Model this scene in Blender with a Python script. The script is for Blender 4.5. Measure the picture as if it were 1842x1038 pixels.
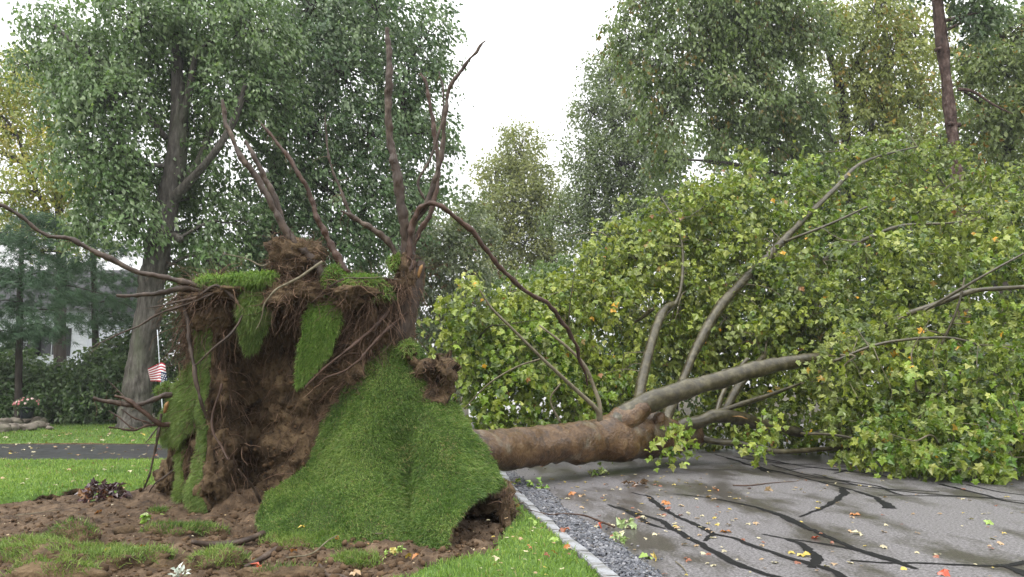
import bpy, math, random
import numpy as np
from mathutils import Matrix, Vector

for o in list(bpy.data.objects):
    bpy.data.objects.remove(o, do_unlink=True)
SC = bpy.context.scene
COL = SC.collection
RAD = math.radians

# ------------------------------------------------------------------ camera
CAM_H, FPX, PITCH = 1.55, 1330.0, RAD(7.3)
cam = bpy.data.cameras.new('camera')
cam.sensor_width = 36.0
cam.lens = 36.0 * FPX / 1842.0
cam.clip_start, cam.clip_end = 0.05, 2000.0
camo = bpy.data.objects.new('camera', cam)
camo.location = (0, 0, CAM_H)
camo.rotation_euler = (RAD(90) + PITCH, 0, 0)
COL.objects.link(camo)
SC.camera = camo

# ------------------------------------------------------------------ overcast sky and veiled sun
SUN_EL, SUN_AZ = RAD(52), RAD(215)
world = bpy.data.worlds.new('World')
SC.world = world
world.use_nodes = True
wt = world.node_tree
wt.nodes.clear()
w_out = wt.nodes.new('ShaderNodeOutputWorld')
w_bg = wt.nodes.new('ShaderNodeBackground')
w_sky = wt.nodes.new('ShaderNodeTexSky')
w_sky.sky_type = 'NISHITA'
w_sky.sun_disc = False
w_sky.sun_elevation = SUN_EL
w_sky.sun_rotation = SUN_AZ
w_sky.dust_density = 6.0
w_sky.air_density = 1.0
w_tc = wt.nodes.new('ShaderNodeTexCoord')
w_sep = wt.nodes.new('ShaderNodeSeparateXYZ')
w_ramp = wt.nodes.new('ShaderNodeMapRange')       # overcast cloud deck: zenith brighter than horizon
w_ramp.inputs['From Min'].default_value = 0.0
w_ramp.inputs['From Max'].default_value = 1.0
w_ramp.inputs['To Min'].default_value = 7.2
w_ramp.inputs['To Max'].default_value = 24.0
w_noise = wt.nodes.new('ShaderNodeTexNoise')
w_noise.inputs['Scale'].default_value = 1.6
w_noise.inputs['Detail'].default_value = 3.0
w_mul = wt.nodes.new('ShaderNodeMath'); w_mul.operation = 'MULTIPLY'
w_nr = wt.nodes.new('ShaderNodeMapRange')
w_nr.inputs['To Min'].default_value = 0.92
w_nr.inputs['To Max'].default_value = 1.08
w_tint = wt.nodes.new('ShaderNodeMixRGB'); w_tint.blend_type = 'MULTIPLY'
w_tint.inputs['Fac'].default_value = 1.0
w_tint.inputs['Color2'].default_value = (0.985, 0.99, 1.0, 1)
w_mix = wt.nodes.new('ShaderNodeMixRGB')
w_mix.inputs['Fac'].default_value = 0.92
wl = wt.links.new
wl(w_tc.outputs['Generated'], w_sep.inputs[0])
wl(w_sep.outputs['Z'], w_ramp.inputs['Value'])
wl(w_tc.outputs['Generated'], w_noise.inputs['Vector'])
wl(w_noise.outputs['Fac'], w_nr.inputs['Value'])
wl(w_ramp.outputs[0], w_mul.inputs[0])
wl(w_nr.outputs[0], w_mul.inputs[1])
wl(w_mul.outputs[0], w_tint.inputs['Color1'])
wl(w_sky.outputs[0], w_mix.inputs['Color1'])
wl(w_tint.outputs[0], w_mix.inputs['Color2'])
wl(w_mix.outputs[0], w_bg.inputs['Color'])
w_bg.inputs['Strength'].default_value = 0.10
wl(w_bg.outputs[0], w_out.inputs['Surface'])

sun = bpy.data.lights.new('sun', 'SUN')
sun.energy = 1.5
sun.angle = RAD(28)
sun.color = (1.0, 0.97, 0.92)
suno = bpy.data.objects.new('sun', sun)
suno.rotation_euler = (RAD(90) - SUN_EL, 0, -SUN_AZ + RAD(180))
COL.objects.link(suno)

SC.view_settings.view_transform = 'Standard'
SC.view_settings.look = 'None'
SC.view_settings.exposure = 0.62
SC.view_settings.gamma = 1.0
SC.view_settings.use_curve_mapping = False
SC.cycles.max_bounces = 6
SC.cycles.diffuse_bounces = 3
SC.cycles.transmission_bounces = 4
SC.cycles.glossy_bounces = 2
SC.cycles.use_denoising = True

# ------------------------------------------------------------------ helpers: measuring
CP, SP = math.cos(PITCH), math.sin(PITCH)

def W(x, y, Y):
    """point at distance Y along the ground axis that stands at photo position x, y"""
    x = np.asarray(x, float); y = np.asarray(y, float); Y = np.asarray(Y, float)
    dx = (x - 921.0) / FPX; dy = (519.0 - y) / FPX
    s = Y / (CP - dy * SP)
    return np.stack(np.broadcast_arrays(dx * s, Y, CAM_H + (SP + dy * CP) * s), -1)

def G(x, y, z=0.0):
    x = np.asarray(x, float); y = np.asarray(y, float)
    dx = (x - 921.0) / FPX; dy = (519.0 - y) / FPX
    s = (z - CAM_H) / (SP + dy * CP)
    return np.stack(np.broadcast_arrays(dx * s, (CP - dy * SP) * s, z + 0 * s), -1)

def mpp(Y):
    return Y / FPX

def unit(v):
    return v / np.maximum(np.linalg.norm(v, axis=-1, keepdims=True), 1e-9)

def vnoise(P, scale, seed=0):
    """trilinear value noise, -1..1"""
    P = np.asarray(P, float) * scale + 137.31 * (seed + 1)
    i = np.floor(P).astype(np.int64); f = P - i; f = f * f * (3 - 2 * f)
    def h(a, b, c):
        n = (a * 73856093) ^ (b * 19349663) ^ (c * 83492791) ^ (seed * 2654435761 % 2147483647)
        n = (n ^ (n >> 13)) * 1274126177 & 0x7fffffff
        return (n % 100003) / 50001.5 - 1.0
    r = 0
    for dx in (0, 1):
        for dy in (0, 1):
            for dz in (0, 1):
                w = ((f[..., 0] if dx else 1 - f[..., 0]) * (f[..., 1] if dy else 1 - f[..., 1]) *
                     (f[..., 2] if dz else 1 - f[..., 2]))
                r = r + w * h(i[..., 0] + dx, i[..., 1] + dy, i[..., 2] + dz)
    return r

def fbm(P, scale, octs=4, seed=0, gain=0.5):
    r = 0; a = 1.0
    for k in range(octs):
        r = r + a * vnoise(P, scale * 2 ** k, seed + k * 7); a *= gain
    return r

def inpoly(x, y, poly):
    poly = np.asarray(poly, float); r = np.zeros(np.shape(x), bool); n = len(poly); j = n - 1
    for i in range(n):
        xi, yi = poly[i]; xj, yj = poly[j]
        c = ((yi > y) != (yj > y)) & (x < (xj - xi) * (y - yi) / (yj - yi + 1e-12) + xi)
        r ^= c; j = i
    return r

def tps(ctrl, lam=0.0005):
    c = np.asarray(ctrl, float); p = c[:, :2] / 100.0; n = len(p)
    def U(d2): return np.where(d2 > 1e-12, d2 * np.log(d2 + 1e-12), 0)
    K = U(((p[:, None] - p[None]) ** 2).sum(-1)) + lam * np.eye(n)
    Pm = np.c_[np.ones(n), p]
    A = np.block([[K, Pm], [Pm.T, np.zeros((3, 3))]])
    s = np.linalg.solve(A, np.r_[c[:, 2], 0, 0, 0])
    def f(x, y):
        q = np.stack([x, y], -1) / 100.0
        d = U(((q[..., None, :] - p) ** 2).sum(-1))
        return d @ s[:n] + s[n] + q @ s[n + 1:]
    return f

# ------------------------------------------------------------------ helpers: meshes and objects
def mk(name, V, F, mats, parent=None, midx=None, smooth=True, col=None, link=True):
    """V (n,3); F a list of index arrays (m,3) or (m,4)"""
    V = np.asarray(V, np.float32)
    if not isinstance(F, (list, tuple)): F = [F]
    F = [np.asarray(f, np.int32) for f in F if len(f)]
    me = bpy.data.meshes.new(name)
    loops = np.concatenate([f.ravel() for f in F])
    tot = np.concatenate([np.full(len(f), f.shape[1], np.int32) for f in F])
    start = np.r_[0, np.cumsum(tot)[:-1]].astype(np.int32)
    me.vertices.add(len(V)); me.vertices.foreach_set('co', V.ravel())
    me.loops.add(len(loops)); me.loops.foreach_set('vertex_index', loops)
    me.polygons.add(len(tot)); me.polygons.foreach_set('loop_start', start)
    try: me.polygons.foreach_set('loop_total', tot)
    except Exception: pass
    if not isinstance(mats, (list, tuple)): mats = [mats]
    for m in mats: me.materials.append(m)
    if midx is not None: me.polygons.foreach_set('material_index', np.asarray(midx, np.int32))
    me.polygons.foreach_set('use_smooth', np.full(len(tot), bool(smooth)))
    if col is not None:
        a = me.attributes.new('col', 'FLOAT_COLOR', 'POINT')
        a.data.foreach_set('color', np.c_[col, np.ones(len(col))].astype(np.float32).ravel())
    me.update(calc_edges=True)
    me.validate()
    if not link: return me
    o = bpy.data.objects.new(name, me); COL.objects.link(o)
    if parent is not None: o.parent = parent
    return o

class Acc:
    def __init__(s): s.V = []; s.F3 = []; s.F4 = []; s.C = []; s.n = 0
    def add(s, V, F, col=None):
        V = np.asarray(V, float); F = np.asarray(F)
        (s.F4 if F.shape[1] == 4 else s.F3).append(F + s.n)
        s.V.append(V); s.n += len(V)
        if col is not None: s.C.append(np.broadcast_to(col, (len(V), 3)))
    def build(s, name, mats, parent=None, smooth=True, **k):
        F = [np.concatenate(f) for f in (s.F4, s.F3) if f]
        return mk(name, np.concatenate(s.V), F, mats, parent, smooth=smooth, col=np.concatenate(s.C) if s.C else None, **k)

def tag(o, label=None, cat=None, group=None, kind=None):
    if label: o['label'] = label
    if cat: o['category'] = cat
    if group: o['group'] = group
    if kind: o['kind'] = kind
    return o

def empty(name, loc, label=None, cat=None, group=None):
    o = bpy.data.objects.new(name, None); o.location = [float(v) for v in loc]; o.empty_display_size = 0.2
    COL.objects.link(o); return tag(o, label, cat, group)

def under(o, root):
    """parent o (built in world coordinates) to root and keep it where it is"""
    o.parent = root
    M = Matrix.Identity(4); p = root
    while p is not None:
        M = p.matrix_parent_inverse @ p.matrix_basis @ M; p = p.parent
    o.matrix_parent_inverse = M.inverted()
    return o

def catmull(P, n):
    P = np.asarray(P, float); m = len(P)
    if m < 3:
        t = np.linspace(0, 1, n)[:, None]; return P[0] * (1 - t) + P[-1] * t
    Q = np.vstack([2 * P[0] - P[1], P, 2 * P[-1] - P[-2]])
    u = np.linspace(0, m - 1 - 1e-6, n); i = u.astype(int); t = (u - i)[:, None]
    a, b, c, d = Q[i], Q[i + 1], Q[i + 2], Q[i + 3]
    return 0.5 * (2 * b + (c - a) * t + (2 * a - 5 * b + 4 * c - d) * t ** 2 + (3 * b - a - 3 * c + d) * t ** 3)

def tube(P, R, seg=8, wob=0.0, wscale=6.0, seed=0, cap=True):
    P = np.asarray(P, float); R = np.asarray(R, float); n = len(P)
    T = unit(np.gradient(P, axis=0))
    ref = np.array([0.31, 0.17, 0.93]) if abs(T[0] @ np.array([0.31, 0.17, 0.93])) < 0.9 else np.array([1.0, 0, 0])
    A = np.zeros_like(P); a = unit(np.cross(T[0], ref))
    for i in range(n):
        a = unit(a - T[i] * (a @ T[i])); A[i] = a
    B = np.cross(T, A)
    th = np.linspace(0, 2 * np.pi, seg, endpoint=False)
    D = A[:, None] * np.cos(th)[None, :, None] + B[:, None] * np.sin(th)[None, :, None]
    V = P[:, None] + D * R[:, None, None]
    if wob:
        V = V + D * (R[:, None] * wob * fbm(V, wscale, 3, seed))[..., None]
    V = V.reshape(-1, 3)
    i = np.arange(n - 1)[:, None] * seg; j = np.arange(seg)[None]; k = (j + 1) % seg
    F = np.stack([i + j, i + k, i + seg + k, i + seg + j], -1).reshape(-1, 4)
    if cap:
        V = np.vstack([V, P[0], P[-1]])
        j = np.arange(seg); k = (j + 1) % seg; c0 = n * seg; e = (n - 1) * seg
        caps = np.vstack([np.stack([np.full(seg, c0), k, j], -1), np.stack([np.full(seg, c0 + 1), e + j, e + k], -1)])
        return V, F, caps
    return V, F, np.zeros((0, 3), int)

def tube_obj(name, pts, rad, mat, parent, n=None, seg=8, wob=0.12, wscale=6.0, seed=0, jit=0.0, ridge=0.0):
    pts = np.asarray(pts, float)
    n = n or max(6, len(pts) * 5)
    P = catmull(pts, n)
    R = np.interp(np.linspace(0, 1, n), np.linspace(0, 1, len(rad)), rad)
    if jit:
        P = P + jit * np.stack([vnoise(P, 5.0, seed + k) for k in range(3)], -1) * np.linspace(0.2, 1, n)[:, None]
    V, F, C = tube(P, R, seg, wob, wscale, seed)
    if ridge:                                                # furrowed bark: plates run along the stem
        k = n * seg; cen = np.repeat(P, seg, 0); dr = V[:k] - cen; ln = np.linalg.norm(dr, axis=1, keepdims=True)
        q = dr / ln * 3.2; q[:, 2] += cen[:, 2] * 1.1
        V[:k] += dr * (ridge * (np.abs(fbm(q, 2.2, 3, seed + 5)) - 0.25))[:, None]
    o = mk(name, V, [F, C], mat, smooth=True)
    if parent is not None: under(o, parent)
    return o, P, R

def solid_grid(P, N, th, mask=None):
    """closed slab from a grid of points P (nv,nu,3); returns V, quads, material index (0 top face, 1 the rest)"""
    nv, nu = P.shape[:2]
    if mask is None: mask = np.ones((nv - 1, nu - 1), bool)
    th = np.broadcast_to(th, (nv, nu))
    V = np.concatenate([P.reshape(-1, 3), (P - N * th[..., None]).reshape(-1, 3)]); o = nv * nu
    idx = np.arange(nv * nu).reshape(nv, nu)
    a, b, c, d = idx[:-1, :-1][mask], idx[:-1, 1:][mask], idx[1:, 1:][mask], idx[1:, :-1][mask]
    top = np.stack([a, b, c, d], -1); bot = top[:, ::-1] + o
    m = np.pad(mask, 1)
    S = []
    for (di, dj, p, q) in ((-1, 0, (0, 0), (0, 1)), (1, 0, (1, 1), (1, 0)), (0, -1, (1, 0), (0, 0)), (0, 1, (0, 1), (1, 1))):
        e = mask & ~m[1 + di:m.shape[0] - 1 + di, 1 + dj:m.shape[1] - 1 + dj]
        i, j = np.nonzero(e)
        u, v = idx[i + p[0], j + p[1]], idx[i + q[0], j + q[1]]
        S.append(np.stack([v, u, u + o, v + o], -1))
    S = np.concatenate(S)
    F = np.concatenate([top, bot, S])
    mi = np.r_[np.zeros(len(top), int), np.ones(len(bot) + len(S), int)]
    used = np.unique(F); re = np.zeros(len(V), int); re[used] = np.arange(len(used))
    return V[used], re[F], mi

def grid_normals(P, toward=None):
    du = np.gradient(P, axis=1); dv = np.gradient(P, axis=0)
    N = unit(np.cross(du, dv))
    if toward is not None:
        s = np.sign(((np.asarray(toward) - P) * N).sum(-1)); s[s == 0] = 1
        N = N * s[..., None]
    return N

def sheet(rows, ctrl, nu, nv, edge=0.0, rough=0.0, rscale=4.0, seed=0, lam=0.0005):
    """surface measured off the photograph: rows of (y, left x, right x), depths from control points (x, y, Y)"""
    r = np.asarray(rows, float); r = r[np.argsort(r[:, 0])]
    y = np.linspace(r[0, 0], r[-1, 0], nv)
    xl = np.interp(y, r[:, 0], r[:, 1]); xr = np.interp(y, r[:, 0], r[:, 2])
    q = np.stack([y * 0.05, 0 * y, 0 * y], -1)
    xl = xl + edge * fbm(q, 1.0, 3, seed); xr = xr + edge * fbm(q, 1.0, 3, seed + 11)
    u = np.linspace(0, 1, nu)[None]
    X = xl[:, None] * (1 - u) + xr[:, None] * u; Yp = np.repeat(y[:, None], nu, 1)
    yo = edge * np.stack([fbm(np.stack([X[0] * .05, 0 * X[0], 0 * X[0]], -1), 1, 3, seed + 5)] * nv) * np.linspace(0, 1, nv)[:, None] ** 3
    Yp = Yp + yo
    D = tps(ctrl, lam)(X, Yp)
    P = W(X, Yp, D)
    N = grid_normals(P, (0, 0, CAM_H))
    if rough:
        P = P + N * (rough * fbm(P, rscale, 4, seed + 3))[..., None]
        N = grid_normals(P, (0, 0, CAM_H))
    return P, N, X, Yp

def sample_grid(P, N, n, rng, mask=None):
    nv, nu = P.shape[:2]
    A = np.linalg.norm(np.cross(P[:-1, 1:] - P[:-1, :-1], P[1:, :-1] - P[:-1, :-1]), axis=-1)
    if mask is not None: A = A * mask
    p = A.ravel() / A.sum()
    c = rng.choice(len(p), n, p=p); i, j = np.divmod(c, nu - 1)
    u = rng.random(n)[:, None]; v = rng.random(n)[:, None]
    def L(Z): return (Z[i, j] * (1 - u) + Z[i, j + 1] * u) * (1 - v) + (Z[i + 1, j] * (1 - u) + Z[i + 1, j + 1] * u) * v
    return L(P), unit(L(N))

# ------------------------------------------------------------------ materials
def nodemat(name):
    m = bpy.data.materials.new(name); m.use_nodes = True
    t = m.node_tree; t.nodes.clear()
    out = t.nodes.new('ShaderNodeOutputMaterial')
    return m, t, out, t.nodes.new, t.links.new

def leaf_mat(name, pale=(0.30, 0.36, 0.24), back=0.45, trans=0.32, rough=0.42, spec=0.5):
    m, t, out, N, L = nodemat(name)
    at = N('ShaderNodeAttribute'); at.attribute_name = 'col'
    geo = N('ShaderNodeNewGeometry')
    k = N('ShaderNodeMath'); k.operation = 'MULTIPLY'; k.inputs[1].default_value = back
    L(geo.outputs['Backfacing'], k.inputs[0])
    mx = N('ShaderNodeMixRGB'); mx.inputs['Color2'].default_value = (*pale, 1)
    L(k.outputs[0], mx.inputs['Fac']); L(at.outputs['Color'], mx.inputs['Color1'])
    p = N('ShaderNodeBsdfPrincipled'); p.inputs['Roughness'].default_value = rough
    p.inputs['Specular IOR Level'].default_value = spec
    L(mx.outputs[0], p.inputs['Base Color'])
    tr = N('ShaderNodeBsdfTranslucent')
    g = N('ShaderNodeMixRGB'); g.blend_type = 'MULTIPLY'; g.inputs['Fac'].default_value = 1
    g.inputs['Color2'].default_value = (1.25, 1.35, 0.6, 1)
    L(at.outputs['Color'], g.inputs['Color1']); L(g.outputs[0], tr.inputs['Color'])
    ms = N('ShaderNodeMixShader'); ms.inputs[0].default_value = trans
    L(p.outputs[0], ms.inputs[1]); L(tr.outputs[0], ms.inputs[2]); L(ms.outputs[0], out.inputs['Surface'])
    return m

def noise_mat(name, stops, scale=4.0, detail=8.0, rough=0.8, bump=0.3, bscale=30.0, stretch=(1, 1, 1), spec=0.3, dist=0.01,
              rough_noise=0.0, second=None, coords='Object', distort=0.0):
    """stops: list of (position, colour)"""
    m, t, out, N, L = nodemat(name)
    tc = N('ShaderNodeTexCoord'); mp = N('ShaderNodeMapping'); mp.inputs['Scale'].default_value = stretch
    L(tc.outputs[coords], mp.inputs['Vector'])
    n = N('ShaderNodeTexNoise'); n.inputs['Scale'].default_value = scale; n.inputs['Detail'].default_value = detail
    n.inputs['Roughness'].default_value = 0.62; n.inputs['Distortion'].default_value = distort
    L(mp.outputs[0], n.inputs['Vector'])
    r = N('ShaderNodeValToRGB'); e = r.color_ramp.elements
    while len(e) < len(stops): e.new(0.5)
    for el, (pos, c) in zip(e, stops): el.position = pos; el.color = (*c, 1)
    L(n.outputs['Fac'], r.inputs['Fac'])
    colr = r.outputs[0]
    if second:
        sc, lo, hi, c2, f2 = second
        n3 = N('ShaderNodeTexNoise'); n3.inputs['Scale'].default_value = sc; n3.inputs['Detail'].default_value = 6
        L(mp.outputs[0], n3.inputs['Vector'])
        mr = N('ShaderNodeMapRange'); mr.inputs['From Min'].default_value = lo; mr.inputs['From Max'].default_value = hi
        mr.inputs['To Max'].default_value = f2
        L(n3.outputs['Fac'], mr.inputs['Value'])
        mx = N('ShaderNodeMixRGB'); mx.inputs['Color2'].default_value = (*c2, 1)
        L(mr.outputs[0], mx.inputs['Fac']); L(colr, mx.inputs['Color1']); colr = mx.outputs[0]
    p = N('ShaderNodeBsdfPrincipled'); p.inputs['Roughness'].default_value = rough; p.inputs['Specular IOR Level'].default_value = spec
    L(colr, p.inputs['Base Color'])
    if rough_noise:
        rr = N('ShaderNodeMapRange'); rr.inputs['From Min'].default_value = 0.35; rr.inputs['From Max'].default_value = 0.65
        rr.inputs['To Min'].default_value = rough - rough_noise; rr.inputs['To Max'].default_value = rough + rough_noise
        L(n.outputs['Fac'], rr.inputs['Value']); L(rr.outputs[0], p.inputs['Roughness'])
    if bump:
        n2 = N('ShaderNodeTexNoise'); n2.inputs['Scale'].default_value = bscale; n2.inputs['Detail'].default_value = 6
        L(mp.outputs[0], n2.inputs['Vector'])
        b = N('ShaderNodeBump'); b.inputs['Strength'].default_value = bump; b.inputs['Distance'].default_value = dist
        L(n2.outputs['Fac'], b.inputs['Height']); L(b.outputs[0], p.inputs['Normal'])
    L(p.outputs[0], out.inputs['Surface'])
    return m

def col_mat(name, rough=0.6, spec=0.3):
    m, t, out, N, L = nodemat(name)
    at = N('ShaderNodeAttribute'); at.attribute_name = 'col'
    p = N('ShaderNodeBsdfPrincipled'); p.inputs['Roughness'].default_value = rough; p.inputs['Specular IOR Level'].default_value = spec
    L(at.outputs['Color'], p.inputs['Base Color']); L(p.outputs[0], out.inputs['Surface'])
    return m

M = {}
M['soil'] = noise_mat('soil', [(0.30, (0.019, 0.012, 0.006)), (0.5, (0.082, 0.053, 0.027)), (0.72, (0.165, 0.115, 0.063))], 5, 10, 0.85, 0.9, 35, dist=0.03)
M['soil_loose'] = noise_mat('soil_loose', [(0.30, (0.026, 0.016, 0.009)), (0.5, (0.082, 0.053, 0.031)), (0.72, (0.165, 0.113, 0.070))], 7, 10, 0.85, 0.9, 45, dist=0.03)
M['thatch'] = noise_mat('thatch', [(0.3, (0.035, 0.050, 0.012)), (0.6, (0.060, 0.085, 0.020)), (0.8, (0.090, 0.085, 0.035))], 18, 6, 0.9, 0.6, 80, dist=0.02)
M['lawn_base'] = noise_mat('lawn_base', [(0.3, (0.050, 0.095, 0.014)), (0.7, (0.085, 0.160, 0.024))], 9, 6, 0.9, 0.5, 90, dist=0.02)
M['grass'] = leaf_mat('grass', (0.2, 0.3, 0.1), 0.15, 0.30, 0.5, 0.35)
M['leaf'] = leaf_mat('leaf', (0.36, 0.43, 0.27), 0.42, 0.33, 0.36, 0.5)
M['leaf_sycamore'] = leaf_mat('leaf_sycamore', (0.36, 0.40, 0.15), 0.4, 0.26, 0.34, 0.5)
M['needle'] = leaf_mat('needle', (0.2, 0.28, 0.22), 0.1, 0.15, 0.6, 0.2)
M['litter'] = leaf_mat('litter', (0.4, 0.34, 0.2), 0.15, 0.1, 0.27, 0.6)
M['root'] = noise_mat('root', [(0.3, (0.022, 0.014, 0.010)), (0.55, (0.056, 0.037, 0.025)), (0.75, (0.140, 0.104, 0.076))], 7, 8, 0.6, 0.6, 40, (1, 1, 0.5), 0.4, 0.01)
M['root_red'] = noise_mat('root_red', [(0.3, (0.026, 0.013, 0.008)), (0.6, (0.072, 0.039, 0.025)), (0.8, (0.150, 0.094, 0.066))], 9, 8, 0.6, 0.5, 50, (1, 1, 0.5), 0.4, 0.01)
M['rootlet'] = col_mat('rootlet', 0.8, 0.15)
M['bark_trunk'] = noise_mat('bark_trunk', [(0.30, (0.022, 0.011, 0.004)), (0.44, (0.060, 0.031, 0.011)), (0.56, (0.100, 0.054, 0.020)), (0.74, (0.16, 0.102, 0.046))], 6.5, 11, 0.34, 0.9, 26, (1, 1, 1), 0.5, 0.02,
                            second=(2.0, 0.58, 0.66, (0.20, 0.18, 0.13), 0.5), distort=0.6)
M['bark_limb'] = noise_mat('bark_limb', [(0.3, (0.017, 0.014, 0.006)), (0.5, (0.046, 0.038, 0.017)), (0.72, (0.095, 0.084, 0.042))], 8, 9, 0.36, 0.7, 22, (1, 1, 1), 0.5, 0.01,
                           second=(4.0, 0.52, 0.68, (0.135, 0.122, 0.075), 0.35))
M['bark_grey'] = noise_mat('bark_grey', [(0.3, (0.030, 0.026, 0.022)), (0.52, (0.080, 0.072, 0.062)), (0.72, (0.155, 0.143, 0.125))], 9, 8, 0.8, 1.0, 16, (1, 1, 0.22), 0.2, 0.05,
                           second=(1.4, 0.54, 0.68, (0.095, 0.115, 0.065), 0.6))
M['bark_dark'] = noise_mat('bark_dark', [(0.3, (0.022, 0.018, 0.015)), (0.7, (0.070, 0.058, 0.050))], 5, 6, 0.85, 0.7, 18, (1, 1, 0.25), 0.2, 0.04)
M['bark_pine'] = noise_mat('bark_pine', [(0.32, (0.022, 0.014, 0.011)), (0.52, (0.070, 0.044, 0.036)), (0.74, (0.18, 0.135, 0.115))], 7, 9, 0.8, 1.0, 12, (1, 1, 0.45), 0.2, 0.06)
M['wood_split'] = noise_mat('wood_split', [(0.3, (0.20, 0.10, 0.035)), (0.7, (0.36, 0.22, 0.09))], 30, 5, 0.7, 0.4, 60, (1, 1, 0.2))
M['twig'] = noise_mat('twig', [(0.3, (0.09, 0.075, 0.045)), (0.7, (0.21, 0.185, 0.125))], 9, 5, 0.6, 0.0)
M['granite'] = noise_mat('granite', [(0.3, (0.17, 0.175, 0.19)), (0.5, (0.27, 0.28, 0.30)), (0.7, (0.42, 0.43, 0.45))], 60, 8, 0.5, 0.5, 120, dist=0.004, second=(5, 0.45, 0.62, (0.13, 0.125, 0.11), 0.7))
M['crack'] = noise_mat('crack', [(0.3, (0.003, 0.003, 0.003)), (0.7, (0.008, 0.008, 0.009))], 20, 5, 0.62, 0.3, 90, dist=0.004, spec=0.14)
M['driveway'] = noise_mat('driveway', [(0.3, (0.014, 0.014, 0.016)), (0.7, (0.040, 0.040, 0.043))], 2.5, 9, 0.36, 0.12, 60, dist=0.002, spec=0.5, rough_noise=0.06)
M['floor_wood'] = noise_mat('floor_wood', [(0.3, (0.025, 0.026, 0.012)), (0.7, (0.075, 0.060, 0.035))], 2.0, 8, 0.9, 0.5, 30, dist=0.05)
M['white_paint'] = noise_mat('white_paint', [(0.3, (0.62, 0.66, 0.72)), (0.7, (0.72, 0.75, 0.80))], 3, 4, 0.5, 0.0)
M['dark_glass'] = noise_mat('dark_glass', [(0.3, (0.012, 0.014, 0.017)), (0.7, (0.03, 0.033, 0.04))], 1, 2, 0.08, 0.0, spec=0.6)
M['shutter'] = noise_mat('shutter', [(0.3, (0.02, 0.022, 0.026)), (0.7, (0.035, 0.037, 0.04))], 3, 3, 0.6, 0.0)
M['shingle'] = noise_mat('shingle', [(0.3, (0.05, 0.05, 0.055)), (0.7, (0.10, 0.10, 0.11))], 8, 6, 0.9, 0.4, 30)
M['stone'] = noise_mat('stone', [(0.3, (0.07, 0.058, 0.045)), (0.7, (0.23, 0.20, 0.165))], 3, 8, 0.8, 0.6, 18, dist=0.03, second=(2, 0.5, 0.7, (0.10, 0.11, 0.06), 0.5))
M['pot'] = noise_mat('pot', [(0.3, (0.012, 0.014, 0.022)), (0.7, (0.022, 0.025, 0.036))], 3, 3, 0.4, 0.0)
M['car_white'] = noise_mat('car_white', [(0.3, (0.74, 0.74, 0.76)), (0.7, (0.80, 0.80, 0.82))], 2, 2, 0.22, 0.0, spec=0.6)
M['rubber'] = noise_mat('rubber', [(0.3, (0.015, 0.015, 0.015)), (0.7, (0.03, 0.03, 0.03))], 4, 2, 0.8, 0.0)
M['alloy'] = noise_mat('alloy', [(0.3, (0.4, 0.4, 0.42)), (0.7, (0.5, 0.5, 0.52))], 4, 2, 0.35, 0.0)
M['flag_red'] = noise_mat('flag_red', [(0.3, (0.33, 0.018, 0.035)), (0.7, (0.42, 0.03, 0.05))], 6, 3, 0.7, 0.0)
M['flag_white'] = noise_mat('flag_white', [(0.3, (0.72, 0.70, 0.72)), (0.7, (0.80, 0.78, 0.80))], 6, 3, 0.7, 0.0)
M['flag_blue'] = noise_mat('flag_blue', [(0.3, (0.012, 0.022, 0.085)), (0.7, (0.02, 0.035, 0.11))], 6, 3, 0.7, 0.0)

def road_material():
    m, t, out, N, L = nodemat('road')
    tc = N('ShaderNodeTexCoord')
    n = N('ShaderNodeTexNoise'); n.inputs['Scale'].default_value = 38; n.inputs['Detail'].default_value = 6
    n.inputs['Roughness'].default_value = 0.8
    L(tc.outputs['Object'], n.inputs['Vector'])
    r = N('ShaderNodeValToRGB'); e = r.color_ramp.elements
    e[0].position = 0.40; e[0].color = (0.020, 0.019, 0.019, 1); e[1].position = 0.61; e[1].color = (0.240, 0.226, 0.233, 1)
    L(n.outputs['Fac'], r.inputs['Fac'])
    # damp patches: darker and glossier
    d = N('ShaderNodeTexNoise'); d.inputs['Scale'].default_value = 0.75; d.inputs['Detail'].default_value = 7; d.inputs['Roughness'].default_value = 0.6
    mp = N('ShaderNodeMapping'); mp.inputs['Scale'].default_value = (1.5, 0.55, 1)
    L(tc.outputs['Object'], mp.inputs['Vector']); L(mp.outputs[0], d.inputs['Vector'])
    dr = N('ShaderNodeMapRange'); dr.inputs['From Min'].default_value = 0.47; dr.inputs['From Max'].default_value = 0.60
    L(d.outputs['Fac'], dr.inputs['Value'])
    mx = N('ShaderNodeMixRGB'); mx.blend_type = 'MULTIPLY'; mx.inputs['Color2'].default_value = (0.42, 0.39, 0.34, 1)
    L(dr.outputs[0], mx.inputs['Fac']); L(r.outputs[0], mx.inputs['Color1'])
    p = N('ShaderNodeBsdfPrincipled'); L(mx.outputs[0], p.inputs['Base Color']); p.inputs['Specular IOR Level'].default_value = 0.5
    rr = N('ShaderNodeMapRange'); rr.inputs['To Min'].default_value = 0.52; rr.inputs['To Max'].default_value = 0.30
    L(dr.outputs[0], rr.inputs['Value']); L(rr.outputs[0], p.inputs['Roughness'])
    b = N('ShaderNodeBump'); b.inputs['Strength'].default_value = 0.5; b.inputs['Distance'].default_value = 0.006
    L(n.outputs['Fac'], b.inputs['Height']); L(b.outputs[0], p.inputs['Normal'])
    L(p.outputs[0], out.inputs['Surface'])
    return m
M['road'] = road_material()

# ================================================================== THE SETTING
rng = np.random.default_rng(11)

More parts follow.
